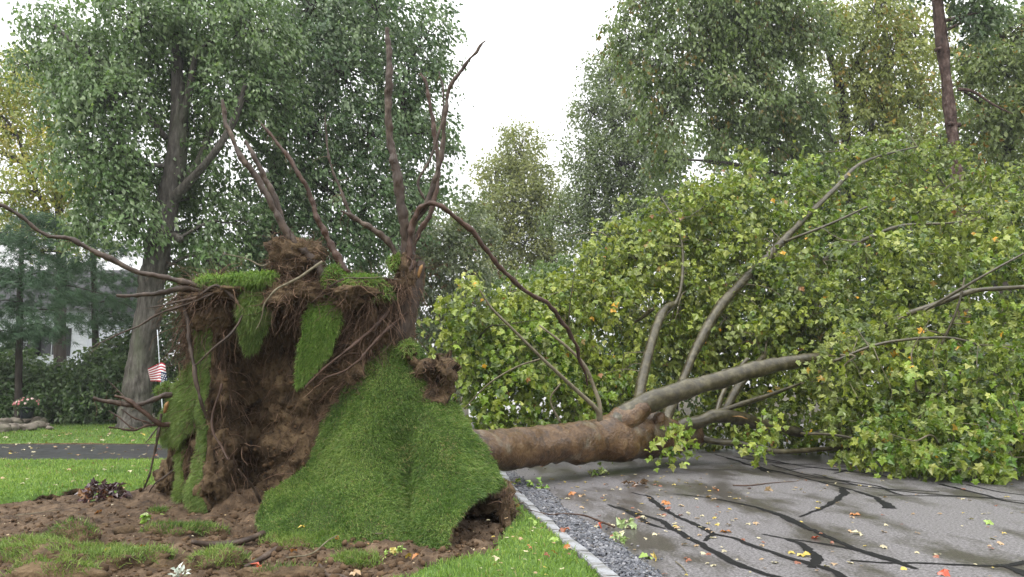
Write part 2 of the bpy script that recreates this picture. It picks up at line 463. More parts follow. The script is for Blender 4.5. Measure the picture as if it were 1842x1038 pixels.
def flat(name, poly, z, mat, kind='structure'):
    poly = np.asarray(poly, float); n = len(poly)
    me = bpy.data.meshes.new(name)
    me.from_pydata([(float(x), float(y), z) for x, y in poly], [], [tuple(range(n))])
    me.materials.append(mat); me.update()
    o = bpy.data.objects.new(name, me); COL.objects.link(o)
    return tag(o, kind=kind)

flat('ground', [(-320, -60), (320, -60), (320, 420), (-320, 420)], -0.30, M['floor_wood'])

kerb_px = [(1150, 1105), (1077, 1038), (1046, 1007), (1017, 982), (994, 962), (978, 945), (953, 923), (915, 883), (895, 848), (893, 833)]
KERB = catmull(G(*np.array(kerb_px).T), 120)                 # the lawn side of the kerb, near to far
def kerb_x(Y): return np.interp(Y, KERB[:, 1], KERB[:, 0])

# road: from the kerb to the far side, with the driveway leaving it on the left
ky = np.linspace(3.0, 15.3, 30)
road_poly = [(kerb_x(y) + 0.05, y) for y in ky] + [(-0.6, 15.35), (-0.6, 19.1), (-0.9, 22.0), (-2.0, 30), (40, 27), (45, 3.0)]
flat('road', road_poly, 0.0, M['road'])
flat('driveway', [(-40, 15.25), (-0.62, 15.15), (-0.62, 19.2), (-40, 19.6)], -0.004, M['driveway'])
ROAD = bpy.data.objects['road']

# ---- crack sealing on the road
seals = [
    ([(1138, 886), (1150, 890), (1167, 893), (1186, 910), (1213, 927), (1247, 942), (1272, 954), (1279, 961), (1272, 967), (1264, 973)], [3, 7, 9, 9, 7]),
    ([(1093, 908), (1118, 916), (1149, 931), (1165, 941), (1198, 951)], [3, 7, 8, 4]),
    ([(1110, 912), (1150, 925), (1175, 933), (1200, 942), (1209, 950), (1234, 967), (1264, 982), (1293, 999), (1327, 1016), (1361, 1028), (1400, 1040), (1440, 1052)], [3, 8, 12, 12, 13, 13]),
    ([(1281, 959), (1319, 969), (1352, 982), (1386, 994), (1420, 1005), (1454, 1013), (1487, 1024), (1525, 1042)], [5, 8, 10, 11, 12]),
    ([(1211, 889), (1268, 895), (1319, 904), (1361, 914), (1395, 923), (1420, 935), (1454, 952), (1487, 965), (1530, 984), (1572, 999), (1614, 1011), (1652, 1024)], [2, 4, 6, 11, 9, 11, 15, 6]),
    ([(1371, 961), (1411, 969), (1462, 975), (1513, 984), (1551, 992), (1600, 1003)], [3, 6, 7, 8, 5]),
    ([(1420, 971), (1445, 982), (1464, 997), (1471, 1009), (1462, 1022)], [8, 12, 14, 12]),
    ([(1530, 1009), (1593, 1013), (1656, 1013), (1720, 1016), (1800, 1018), (1850, 1011)], [3, 6, 6, 8, 14]),
    ([(1800, 1016), (1842, 1030), (1870, 1045)], [10, 14, 10]),
    ([(1513, 878), (1517, 887), (1500, 904), (1475, 916), (1437, 930)], [7, 9, 9, 5, 2]),
    ([(1285, 817), (1327, 830), (1361, 840), (1412, 851), (1454, 862), (1496, 872), (1530, 881), (1572, 895), (1602, 915)], [2, 5, 4, 5, 5, 8, 16]),
    ([(1386, 836), (1445, 853), (1509, 864), (1572, 874), (1623, 891)], [3, 4, 4, 5]),
    ([(1462, 853), (1530, 870), (1614, 883), (1699, 891), (1783, 897), (1860, 903)], [4, 4, 4, 3]),
    ([(1580, 891), (1656, 892), (1741, 894), (1804, 897)], [3, 4, 3]),
    ([(1690, 871), (1749, 885), (1804, 900), (1850, 907)], [6, 5, 4]),
    ([(1741, 872), (1800, 885), (1860, 893)], [4, 4, 4]),
    ([(1268, 845), (1348, 846)], [2, 3]),
    ([(1380, 830), (1470, 842), (1521, 846), (1500, 852)], [3, 4, 4]),
    ([(1300, 821), (1380, 845), (1450, 858), (1530, 866)], [3, 5, 4, 4]),
    ([(1340, 819), (1440, 838), (1560, 852), (1620, 862)], [3, 4, 4, 3]),
    ([(1410, 846), (1480, 840), (1540, 843)], [3, 4, 3]),
    ([(1480, 867), (1540, 873), (1600, 880), (1690, 885)], [4, 5, 4, 3]),
    ([(1361, 838), (1375, 846), (1390, 850)], [8, 9, 5]),
    ([(1320, 822), (1400, 834), (1500, 838), (1560, 845)], [3, 3, 3]),
]
for i, (px, wd) in enumerate(seals):
    n = 140
    c = catmull(G(*np.array(px, float).T), n)
    dist = c[:, 1]
    wid = np.interp(np.linspace(0, 1, n), np.linspace(0, 1, len(wd)), wd) * 0.5
    # widths were read across the picture: sealant bands are of the order of 5-15 cm
    wm = np.clip(wid * mpp(dist) * 1.5, 0.02, 0.075)
    T = unit(np.gradient(c, axis=0)); S = np.stack([-T[:, 1], T[:, 0], 0 * dist], -1)
    e1 = wm * (0.9 + 0.35 * vnoise(c, 3.0, i) + 0.35 * vnoise(c, 14.0, i + 9)); e2 = wm * (0.9 + 0.35 * vnoise(c, 3.0, i + 50) + 0.35 * vnoise(c, 14.0, i + 70))
    c = c + S * (0.03 * vnoise(c, 4.0, i + 20))[:, None]
    A = c + S * e1[:, None]; B = c - S * e2[:, None]
    A[:, 2] = B[:, 2] = 0.004 + 0.0006 * (i % 5)
    k = np.arange(n - 1)
    o = mk('crack_seal', np.vstack([A, B]), np.stack([k, k + n, k + n + 1, k + 1], -1), M['crack'], ROAD)

# ---- granite kerb, block by block
kerb = empty('kerb', KERB[0] * [1, 1, 0]); tag(kerb, kind='structure')
seg = np.r_[0, np.cumsum(np.linalg.norm(np.diff(KERB, axis=0), axis=1))]
def kerb_block_mesh(k):
    r = np.random.default_rng(k)
    L, Wd, H, b = 0.5, 0.062, 0.115, 0.012
    xs = [(-L, -Wd, 0), (L, -Wd, 0), (L, Wd, 0), (-L, Wd, 0)]
    V = []
    for z, g in ((-H, 0), (0.03, 0), (0.03 + b, b)):
        for (x, y, _) in xs:
            V.append((x * (1 - 2.2 * g) + r.normal(0, 0.012), y - np.sign(y) * g + r.normal(0, 0.006), z + r.normal(0, 0.004)))
    F = []
    for l in range(2):
        for j in range(4):
            F.append((l * 4 + j, l * 4 + (j + 1) % 4, l * 4 + 4 + (j + 1) % 4, l * 4 + 4 + j))
    F.append((8, 9, 10, 11))
    return mk('granite_block', np.array(V), np.array(F), M['granite'], smooth=False, link=False)
KB = [kerb_block_mesh(k) for k in range(5)]
s = 0.4; i = 0
while s < seg[-1] - 0.3:
    ln = float(rng.uniform(0.38, 0.58)); mid = s + ln / 2
    p = np.array([np.interp(mid, seg, KERB[:, k]) for k in range(3)])
    q = np.array([np.interp(mid + 0.05, seg, KERB[:, k]) for k in range(3)])
    a = math.atan2(q[1] - p[1], q[0] - p[0]) + rng.normal(0, 0.02)
    o = bpy.data.objects.new('granite_block', KB[i % 5]); COL.objects.link(o)
    nrm = np.array([math.sin(a), -math.cos(a)])
    o.location = (p[0] + nrm[0] * 0.06, p[1] + nrm[1] * 0.06, float(rng.normal(0.0, 0.006)))
    o.rotation_euler = (float(rng.normal(0, 0.02)), float(rng.normal(0, 0.01)), a)
    o.scale = (ln - 0.008, float(rng.uniform(0.85, 1.0)), 1)
    under(o, kerb)
    s += ln + 0.008; i += 1

# ---- gravel strip between kerb and road
def icosa():
    t = (1 + 5 ** .5) / 2
    V = np.array([(-1, t, 0), (1, t, 0), (-1, -t, 0), (1, -t, 0), (0, -1, t), (0, 1, t), (0, -1, -t), (0, 1, -t), (t, 0, -1), (t, 0, 1), (-t, 0, -1), (-t, 0, 1)], float)
    F = np.array([(0, 11, 5), (0, 5, 1), (0, 1, 7), (0, 7, 10), (0, 10, 11), (1, 5, 9), (5, 11, 4), (11, 10, 2), (10, 7, 6), (7, 1, 8), (3, 9, 4), (3, 4, 2), (3, 2, 6), (3, 6, 8), (3, 8, 9), (4, 9, 5), (2, 4, 11), (6, 2, 10), (8, 6, 7), (9, 8, 1)])
    return V / np.linalg.norm(V[0]), F

def pebbles(name, P, S, mat, cols, rng, flat_=0.65, parent=None):
    V0, F0 = icosa(); n = len(P)
    V = V0[None] * (1 + rng.normal(0, 0.16, (n, 12, 1)))
    V = V * (rng.uniform(0.65, 1.2, (n, 1, 3))) * np.array([1, 1, flat_])
    a = rng.uniform(0, 6.28, n); ca, sa = np.cos(a)[:, None], np.sin(a)[:, None]
    V = np.stack([V[..., 0] * ca - V[..., 1] * sa, V[..., 0] * sa + V[..., 1] * ca, V[..., 2]], -1)
    V = V * S[:, None, None] + P[:, None]
    F = (F0[None] + 12 * np.arange(n)[:, None, None]).reshape(-1, 3)
    return mk(name, V.reshape(-1, 3), F, mat, parent, smooth=name != 'gravel', col=np.repeat(cols, 12, 0))

M['gravel'] = col_mat('gravel', 0.38, 0.5)
gout = G(*np.array([(1270, 1105), (1186, 1038), (1107, 980), (1077, 957), (1017, 918), (984, 885), (949, 869), (912, 850), (897, 836)], float).T)
def gravel_x(Y): return np.interp(Y, gout[:, 1], gout[:, 0])
n = 7200
gy = 4.9 + (14.6 - 4.9) * rng.random(n) ** 1.25
x0 = kerb_x(gy) + 0.125; x1 = np.maximum(gravel_x(gy), x0 + 0.04)
gx = x0 + (x1 - x0 + 0.0) * rng.random(n) ** 0.95 + np.where(rng.random(n) < 0.06, rng.exponential(0.06, n), 0)
gs = rng.uniform(0.010, 0.023, n)
base = rng.choice(np.array([(0.06, 0.066, 0.082), (0.105, 0.11, 0.13), (0.17, 0.175, 0.195), (0.26, 0.26, 0.28), (0.10, 0.09, 0.085)]), n, p=[.3, .32, .2, .1, .08])
gcol = base * rng.uniform(0.55, 0.95, (n, 1))
tag(pebbles('gravel', np.stack([gx, gy, 0.012 + gs * 0.4 + rng.random(n) * 0.012], -1), gs, M['gravel'], gcol, rng),
    'strip of blue grey gravel between granite kerb and road', 'gravel', kind='stuff')
bed = [(kerb_x(y) + 0.10, y) for y in np.linspace(4.6, 14.8, 24)] + [(gravel_x(y) - 0.015, y) for y in np.linspace(14.6, 4.6, 24)]
M['gravel_bed'] = noise_mat('gravel_bed', [(0.3, (0.03, 0.03, 0.034)), (0.7, (0.09, 0.09, 0.10))], 60, 5, 0.7, 0.8, 90, dist=0.01)
flat('gravel_bed', bed, 0.010, M['gravel_bed'])

# ---- near lawn with the torn-open soil
torn_px = [(-60, 905), (0, 903), (70, 893), (125, 880), (150, 893), (200, 888), (245, 882), (300, 872), (360, 850), (600, 850), (880, 880), (915, 905),
           (922, 948), (880, 980), (838, 997), (770, 1016), (700, 1042), (640, 1075), (500, 1120), (300, 1150), (0, 1150), (-400, 1150), (-400, 930)]
torn = G(*np.array(torn_px, float).T)[:, :2]
gxs = np.arange(-13.0, 1.25, 0.055); gys = np.arange(4.2, 15.28, 0.055)
GX, GY = np.meshgrid(gxs, gys)
Q = np.stack([GX, GY, 0 * GX], -1)
jx = 0.15 * fbm(Q, 2.2, 5, 3, 0.62); jy = 0.22 * fbm(Q, 2.2, 5, 9, 0.62)
is_torn = inpoly(GX + jx, GY + jy, torn)
lawn_z = 0.02 + 0.018 * fbm(Q, 0.8, 3, 4) + 0.006 * fbm(Q, 6, 2, 5)
soft = is_torn.astype(float)
for _ in range(9):
    soft = (soft + np.roll(soft, 1, 0) + np.roll(soft, -1, 0) + np.roll(soft, 1, 1) + np.roll(soft, -1, 1)) / 5
lawn_z = lawn_z - 0.07 * np.clip(soft * 2, 0, 1) + 0.05 * np.clip(soft * 3, 0, 1) * fbm(Q, 3.0, 3, 19)
LP = np.stack([GX, GY, lawn_z], -1)
cmask = ~(is_torn[:-1, :-1] | is_torn[1:, 1:] | is_torn[:-1, 1:] | is_torn[1:, :-1])
cmask &= (GX[:-1, 1:] < kerb_x(GY[:-1, 1:]) + 0.01)
LN = grid_normals(LP); LN = LN * np.sign(LN[..., 2:3])
V, F, mi = solid_grid(LP, LN, 0.10, cmask)
lawn = mk('lawn', V, F, [M['lawn_base'], M['soil']], midx=mi); tag(lawn, kind='structure')

mounds = [(440, 908, 0.28, 0.42), (470, 925, 0.12, 0.3), (560, 905, 0.15, 0.5), (330, 900, 0.10, 0.45), (300, 880, 0.12, 0.4), (395, 935, 0.06, 0.4), (290, 985, 0.05, 0.3), (120, 925, 0.05, 0.5), (520, 990, 0.05, 0.3), (850, 995, 0.06, 0.25), (760, 1005, 0.05, 0.25), (330, 960, 0.05, 0.25)]
def soil_z(X, Y):
    q = np.stack([X, Y, 0 * X], -1)
    z = -0.075 + 0.055 * fbm(q, 1.6, 3, 21) + 0.045 * fbm(q, 5.0, 4, 31, 0.6) + 0.014 * np.abs(fbm(q, 15, 2, 41))
    for (px, py, h, r) in mounds:
        c = G(px, py)
        z = z + h * np.exp(-((X - c[0]) ** 2 + (Y - c[1]) ** 2) / (2 * (r * 0.6) ** 2)) * (1 + 0.25 * fbm(q, 5, 2, 77))
    return z
sx = np.arange(-8.5, 0.35, 0.038); sy = np.arange(4.3, 13.6, 0.038)
SX, SY = np.meshgrid(sx, sy)
SZ = soil_z(SX, SY)
near_t = inpoly(SX, SY, torn + 0) | (np.abs(SX) > 1e9)
# keep a margin so that the soil runs on beneath the lawn edge
from_edge = np.zeros_like(near_t)
for dx in (-0.35, 0, 0.35):
    for dy in (-0.35, 0, 0.35):
        from_edge |= inpoly(SX + dx, SY + dy, torn)
inner = inpoly(SX + 0.1 * fbm(np.stack([SX, SY, 0 * SX], -1), 2.2, 4, 3), SY + 0.13 * fbm(np.stack([SX, SY, 0 * SX], -1), 2.2, 4, 9), torn)
SZ = np.where(inner, SZ, np.minimum(SZ, -0.04))
SPt = np.stack([SX, SY, SZ], -1)
idx = np.arange(SX.size).reshape(SX.shape)
cm = from_edge[:-1, :-1] & from_edge[1:, 1:] & (SX[:-1, :-1] < kerb_x(SY[:-1, :-1]) - 0.05)
F = np.stack([idx[:-1, :-1][cm], idx[:-1, 1:][cm], idx[1:, 1:][cm], idx[1:, :-1][cm]], -1)
used = np.unique(F); re = np.zeros(SX.size, int); re[used] = np.arange(len(used))
soil = mk('torn_soil', SPt.reshape(-1, 3)[used], re[F], M['soil_loose']); tag(soil, kind='structure')

# loose crumbs of soil
n = 6500
cpx = rng.uniform(-40, 930, n); cpy = 878 + 170 * rng.random(n) ** 0.8
c = G(cpx, cpy)
ok = inpoly(c[:, 0], c[:, 1], torn); c = c[ok]; n = len(c)
cs = np.clip(rng.lognormal(-4.55, 0.66, n), 0.005, 0.045)
c[:, 2] = soil_z(c[:, 0], c[:, 1]) + cs * 0.3
cc = np.array([0.080, 0.052, 0.031]) * rng.uniform(0.6, 1.45, (n, 1))
M['crumb'] = col_mat('crumb', 0.9, 0.1)
tag(pebbles('soil_crumbs', c, cs, M['crumb'], cc, rng, 0.85), 'loose brown crumbs of soil scattered over the torn ground', 'soil', kind='stuff')

# ---- far lawn past the driveway
fx = np.arange(-42, -1.5, 0.5); fy = np.r_[19.55, np.arange(20, 34.1, 0.5)]
FX, FY = np.meshgrid(fx, fy)
FP = np.stack([FX, FY, 0.0 + 0.03 * fbm(np.stack([FX, FY, 0 * FX], -1), 0.4, 3, 8)], -1)
FN = np.broadcast_to(np.array([0, 0, 1.0]), FP.shape)
V, F, mi = solid_grid(FP, FN, 0.3)
fl = mk('lawn', V, F, [M['lawn_base'], M['soil']], midx=mi); tag(fl, kind='structure')

# ------------------------------------------------------------------ grass blades
def blades(P, N, L, wd, lay, rng, stiff=0.75, droop=0.35, spread=0.45):
    n = len(P)
    L = np.broadcast_to(L, (n,)); wd = np.broadcast_to(wd, (n,))
    d0 = unit(N * stiff + lay * 0.5 + rng.normal(0, spread, (n, 3)))
    d1 = unit(d0 + lay * 0.6 + np.array([0, 0, -droop]) + rng.normal(0, 0.25, (n, 3)))
    s = unit(np.cross(d0, rng.normal(0, 1, (n, 3)))) * wd[:, None] * 0.5
    mid = P + d0 * (L * 0.55)[:, None]; tip = mid + d1 * (L * 0.45)[:, None]
    V = np.stack([P - s - N * 0.008, P + s - N * 0.008, mid - s * 0.8, mid + s * 0.8, tip], 1).reshape(-1, 3)
    b = 5 * np.arange(n)[:, None]
    F = np.concatenate([b + [0, 1, 3], b + [0, 3, 2], b + [2, 3, 4]])
    return V, F

def grass_cols(n, P, rng, palette, patch=1.2, seed=0, spread=0.29):
    pal = np.asarray(palette, float)
    t = np.clip(0.45 + 0.30 * fbm(P, patch, 4, seed, 0.65) + rng.normal(0, spread, n), 0, 0.9999) * (len(pal) - 1)
    i = t.astype(int); f = (t - i)[:, None]
    c = pal[i] * (1 - f) + pal[i + 1] * f
    straw = rng.random(n) < 0.03 + 0.12 * (fbm(P, 1.9, 2, seed + 60) > 0.72)
    c[straw] = np.array([0.30, 0.25, 0.11]) * rng.uniform(0.7, 1.1, (straw.sum(), 1))
    return c

LAWN = [(0.077, 0.135, 0.028), (0.134, 0.226, 0.044), (0.205, 0.314, 0.058), (0.276, 0.361, 0.090)]
SOD = [(0.036, 0.080, 0.012), (0.074, 0.146, 0.023), (0.138, 0.232, 0.044), (0.270, 0.345, 0.100)]

def lawn_grass():
    n = 150000
    y = 4.6 + (15.25 - 4.6) * rng.random(n) ** 0.9
    x = rng.uniform(-1.02, 1.02, n) * 0.735 * y - 0.25
    keep = (x < kerb_x(y) + 0.02) & (x > -12.9)
    i = np.clip(((y - gys[0]) / 0.055).astype(int), 0, len(gys) - 2); j = np.clip(((x - gxs[0]) / 0.055).astype(int), 0, len(gxs) - 2)
    keep &= cmask[i, j]
    x, y, i, j = x[keep], y[keep], i[keep], j[keep]; n = len(x)
    P = np.stack([x, y, lawn_z[i, j]], -1)
    Nn = np.tile([0, 0, 1.0], (n, 1))
    lay = 0.35 * np.stack([vnoise(P, 1.3, 2), vnoise(P, 1.3, 3), 0 * x], -1)
    V, F = blades(P, Nn, rng.uniform(0.035, 0.075, n), 0.0042 + 0.0006 * y, lay, rng, 0.9, 0.3, 0.4)
    c = grass_cols(n, P, rng, LAWN, 0.9, 3)
    o = mk('grass', V, F, M['grass'], smooth=False, col=np.repeat(c, 5, 0))
    tag(o, 'short bright green lawn grass beside torn soil and kerb', 'grass', kind='stuff')
lawn_grass()

def far_grass():
    n = 30000
    y = rng.uniform(19.6, 31, n); x = rng.uniform(-26, -4.5, n)
    P = np.stack([x, y, 0.01 + 0 * x], -1)
    V, F = blades(P, np.tile([0, 0, 1.0], (n, 1)), rng.uniform(0.05, 0.09, n), 0.018, np.zeros((n, 3)), rng, 0.9, 0.3, 0.4)
    c = grass_cols(n, P, rng, LAWN, 0.5, 6) * 0.85
    o = mk('grass', V, F, M['grass'], smooth=False, col=np.repeat(c, 5, 0))
    tag(o, 'mown green grass on the far side of the black driveway', 'grass', kind='stuff')
far_grass()

# ================================================================== TREES
SHAPES = {
    'plain': (np.array([(0, 0, 0), (0.30, 0.42, 0.10), (0, 1, -0.06), (-0.30, 0.42, 0.10)], float), np.array([(0, 1, 2), (0, 2, 3)])),
    'lobed_far': (np.array([(0, 0, 0), (0.56, 0.30, -0.08), (0.30, 0.58, 0.05), (0, 1.0, -0.16), (-0.30, 0.55, 0.06), (-0.54, 0.34, -0.05)], float), np.array([(0, 1, 2), (0, 2, 3), (0, 3, 4), (0, 4, 5)])),
    'needle': (np.array([(-0.03, 0, 0), (0.03, 0, 0), (0.0, 1, -0.08)], float), np.array([(0, 1, 2)])),
    'lobed': (np.array([(0, 0.34, 0.0), (0.0, 0.03, 0.0), (0.30, -0.04, -0.05), (0.29, 0.20, 0.05), (0.57, 0.36, -0.12), (0.30, 0.55, 0.04), (0.0, 0.98, -0.18),
                        (-0.29, 0.52, 0.07), (-0.53, 0.40, -0.05), (-0.30, 0.17, 0.06), (-0.27, -0.06, -0.02)], float),
              np.array([(0, i, i + 1) for i in range(1, 10)] + [(0, 10, 1)])),
}

def leaf_frames(D, N):
    D = unit(D); S = unit(np.cross(D, N)); N2 = np.cross(S, D)
    return S, D, N2

def leaf_mesh(name, P, D, N, size, col, shape, mat, parent):
    T, F0 = SHAPES[shape]; k = len(T); n = len(P)
    S, D, N2 = leaf_frames(D, N)
    V = P[:, None] + size[:, None, None] * (T[None, :, 0:1] * S[:, None] + T[None, :, 1:2] * D[:, None] + T[None, :, 2:3] * N2[:, None])
    F = (F0[None] + k * np.arange(n)[:, None, None]).reshape(-1, 3)
    o = mk(name, V.reshape(-1, 3), F, mat, smooth=False, col=np.repeat(col, k, 0))
    if parent is not None: under(o, parent)
    return o

def leaf_cloud(rng, lobes, n, spray_k=14, spray_len=0.9, spray_r=0.16, droop=0.5, wind=(0, 0, 0), inner=0.25, flat_=0.8):
    """lobes (m,6): centre and radii. Leaves sit on short twigs spread through the lobes."""
    lobes = np.asarray(lobes, float); C = lobes[:, :3]; R = lobes[:, 3:]
    w = R[:, 0] * R[:, 2]; w = w / w.sum()
    ns = max(4, n // spray_k)
    li = rng.choice(len(C), ns, p=w)
    d = unit(rng.normal(0, 1, (ns, 3)))
    rad = np.where(rng.random(ns) < inner, rng.random(ns) ** 0.5 * 0.75, 0.64 + 0.40 * rng.random(ns) + np.where(rng.random(ns) < 0.12, 0.25 * rng.random(ns), 0))
    sc = C[li] + d * R[li] * rad[:, None]
    ax = unit(d * 0.7 + np.array([0, 0, -droop]) + np.asarray(wind) + rng.normal(0, 0.35, (ns, 3)))
    sp_t = rng.random(ns)
    spn = unit(rng.normal(0, 0.8, (ns, 3)) + d * 0.35 + np.array([0, -0.25, flat_]))
    i = np.repeat(np.arange(ns), spray_k); m = len(i)
    t = rng.random(m)[:, None] - 0.35
    P = sc[i] + ax[i] * t * spray_len + rng.normal(0, spray_r, (m, 3))
    D = unit(ax[i] * 0.55 + rng.normal(0, 0.55, (m, 3)) + np.array([0, 0, -droop * 0.9]) + np.asarray(wind))
    N = unit(rng.normal(0, 0.38, (m, 3)) + spn[i])
    return P, D, N, sp_t[i], sc, li, ax

def palette(t, pal):
    pal = np.asarray(pal, float); t = np.clip(t, 0, 0.9999) * (len(pal) - 1)
    i = t.astype(int); f = (t - i)[:, None]
    return pal[i] * (1 - f) + pal[i + 1] * f

def plobes(L, dsc=1.0):
    """(x, y, Y, r, [flatness]) in photo measure -> centre and radii in metres"""
    out = []
    for l in L:
        c = W(l[0], l[1], l[2]); r = l[3] * mpp(l[2]); f = l[4] if len(l) > 4 else 0.9
        out.append((*c, r, r * dsc, r * f))
    return out

def twigs_for(name, sc, C, li, frac, rng, r0, mat, parent, seed=0, sag=0.15):
    acc = Acc(); pick = np.nonzero(rng.random(len(sc)) < frac)[0]
    for q in pick:
        a = C[li[q]] + rng.normal(0, 0.15, 3); b = sc[q]; mid = (a + b) / 2 + np.array([0, 0, sag * np.linalg.norm(b - a)]) + rng.normal(0, 0.1, 3)
        P = catmull([a, mid, b], 6); R = np.linspace(r0, r0 * 0.3, 6)
        V, F, c = tube(P, R, 3, cap=False); acc.add(V, F)
    o = acc.build(name, mat); tag(o, kind='stuff')
    if parent is not None: under(o, parent)
    return o

def tree(name, label, base, trunk, limbs, lobes, n, leaf, pal, bark, seed, group=None, spray_k=22, spray_len=1.0, spray_r=0.16, droop=0.5,
         wind=(0.12, 0, 0), shape='plain', mat='leaf', yellow=0.0, ycol=(0.45, 0.30, 0.03), twig=0.22, twig_r=0.026, flat_=0.8, cat='tree', inner=0.25, dsc=1.0, dens=0.92, lum=1.35):
    """trunk and limbs: lists of (x, y, Y, radius in photo pixels)"""
    r = np.random.default_rng(seed)
    n = int(n * 1.25 * dens); leaf = leaf * 1.35; pal = np.array(pal) * lum
    root = empty(name, base, label, cat, group)
    PATHS = []
    def chain(nm, pts, k):
        p = W(*np.array([q[:3] for q in pts], float).T); rad = [q[3] * mpp(q[2]) for q in pts]
        out = tube_obj(nm, p, rad, bark, root, n=len(pts) * (14 if k == 0 else 6), seg=48 if (k == 0 and pts[0][3] > 15) else 10, wob=0.14, wscale=2.5, seed=seed + k, ridge=0.10 if (k == 0 and pts[0][3] > 15) else 0.0)
        PATHS.append(out[1]); return out
    if trunk: chain('trunk', trunk, 0)
    for k, l in enumerate(limbs): chain('branch', l, k + 1)
    LB = np.array(plobes(lobes, dsc))
    if trunk:
        AP = np.concatenate(PATHS)
        for L_ in LB:
            c = L_[:3]; cost = np.linalg.norm(AP - c, axis=1) + 2.0 * np.clip(AP[:, 2] - c[2] + 0.5, 0, 9) + 9 * (AP[:, 2] < 2.5)
            a = AP[np.argmin(cost)]; d = np.linalg.norm(c - a)
            e = c + (c - a) / max(d, 0.1) * L_[3] * 0.7
            tube_obj('branch', [a, a * 0.45 + c * 0.55 + [0, 0, 0.08 * d] + r.normal(0, 0.12 * d, 3) * [1, 1, 0.4], c + r.normal(0, 0.1, 3), e], [0.018 * d + 0.03, 0.05, 0.032, 0.012], bark, root, n=16, seg=6, wob=0.15, wscale=3, seed=seed)
    P, D, N, st, sc, li, ax = leaf_cloud(r, LB, n, spray_k, spray_len, spray_r, droop, wind, inner, flat_)
    ok = P[:, 2] > 0.05; P, D, N, st = P[ok], D[ok], N[ok], st[ok]
    m = len(P)
    t = 0.20 + 0.6 * st + r.normal(0, 0.10, m)
    col = palette(t, pal) * r.uniform(0.88, 1.12, (m, 1))
    if yellow:
        hs = np.modf(st * 977.31)[0]
        y = (hs < yellow * 0.55) & (r.random(m) < 0.65)
        y |= r.random(m) < yellow * 0.05
        col[y] = np.array(ycol) * r.uniform(0.6, 1.2, (y.sum(), 1))
    o = leaf_mesh('crown', P, D, N, leaf * r.uniform(0.7, 1.25, m), col, shape, M[mat], root); tag(o, kind='stuff')
    if twig: twigs_for('twigs', sc, LB[:, :3], li, twig, r, twig_r, bark, root)
    return root

GREEN = [(0.034, 0.058, 0.019), (0.071, 0.120, 0.035), (0.133, 0.189, 0.064), (0.221, 0.264, 0.120)]
GREYG = [(0.048, 0.068, 0.032), (0.099, 0.128, 0.064), (0.168, 0.195, 0.112), (0.264, 0.270, 0.176)]
DARKG = [(0.018, 0.036, 0.015), (0.036, 0.069, 0.024), (0.066, 0.111, 0.036), (0.112, 0.158, 0.060)]
OLIVE = [(0.068, 0.080, 0.027), (0.128, 0.145, 0.045), (0.195, 0.210, 0.075), (0.270, 0.261, 0.120)]
YELLOWG = [(0.080, 0.105, 0.019), (0.160, 0.196, 0.034), (0.261, 0.280, 0.052), (0.377, 0.322, 0.065)]
PINE = [(0.030, 0.062, 0.034), (0.057, 0.111, 0.060), (0.095, 0.163, 0.091), (0.142, 0.215, 0.117)]

# big old tree over the far lawn
tree('oak_tree', 'huge old tree with thick leaning grey trunk on the far lawn', W(238, 768, 26.4) * [1, 1, 0],
     [(240, 780, 26, 30), (244, 740, 26, 25), (253, 660, 26, 22.5), (267, 560, 26, 21.5), (282, 460, 26, 21.5), (297, 380, 26, 21), (314, 310, 26, 19), (322, 220, 26, 15), (318, 110, 26, 10), (312, 10, 26, 5)],
     [[(302, 368, 26, 12), (345, 322, 25.5, 8), (388, 272, 25, 6.5), (425, 208, 24.8, 7), (442, 150, 24.6, 4)],
      [(304, 372, 26, 11), (352, 300, 26.2, 7), (376, 240, 26.4, 7), (388, 180, 26.5, 4)],
      [(322, 240, 26, 9), (340, 165, 25.6, 7), (352, 95, 25.3, 4)],
      [(290, 430, 26, 9), (312, 425, 25.5, 8), (325, 432, 25.2, 6)],
      [(300, 250, 26, 6), (250, 190, 25.4, 4), (190, 130, 25, 2.5)],
      [(312, 300, 26, 5), (250, 290, 25.2, 4), (180, 240, 24.6, 2)]],
     [(100, 50, 26, 62), (160, 110, 25.5, 80), (250, 50, 25.5, 95), (360, 0, 26, 110), (450, 60, 25.5, 90), (330, 90, 27.2, 80), (150, 190, 25, 70), (200, 175, 24.8, 72),
      (170, 285, 24.8, 70), (215, 275, 25, 55), (420, 170, 25.5, 62), (205, 355, 25, 55), (160, 400, 25.5, 45), (240, 400, 24.6, 42), (370, 300, 26.8, 55), (330, 200, 27.5, 80), (420, 400, 26.5, 50), (390, 470, 26, 45), (350, 420, 28, 42), (345, 480, 28.5, 42), (365, 360, 28, 45), (280, 330, 27.8, 70), (60, 120, 26.5, 45), (470, 180, 26, 70)],
     40000, 0.15, [(0.030, 0.058, 0.018), (0.062, 0.112, 0.034), (0.112, 0.175, 0.064), (0.235, 0.290, 0.165)], M['bark_grey'], 101, droop=0.75, wind=(0.3, 0, 0), twig=0.22, inner=0.22)

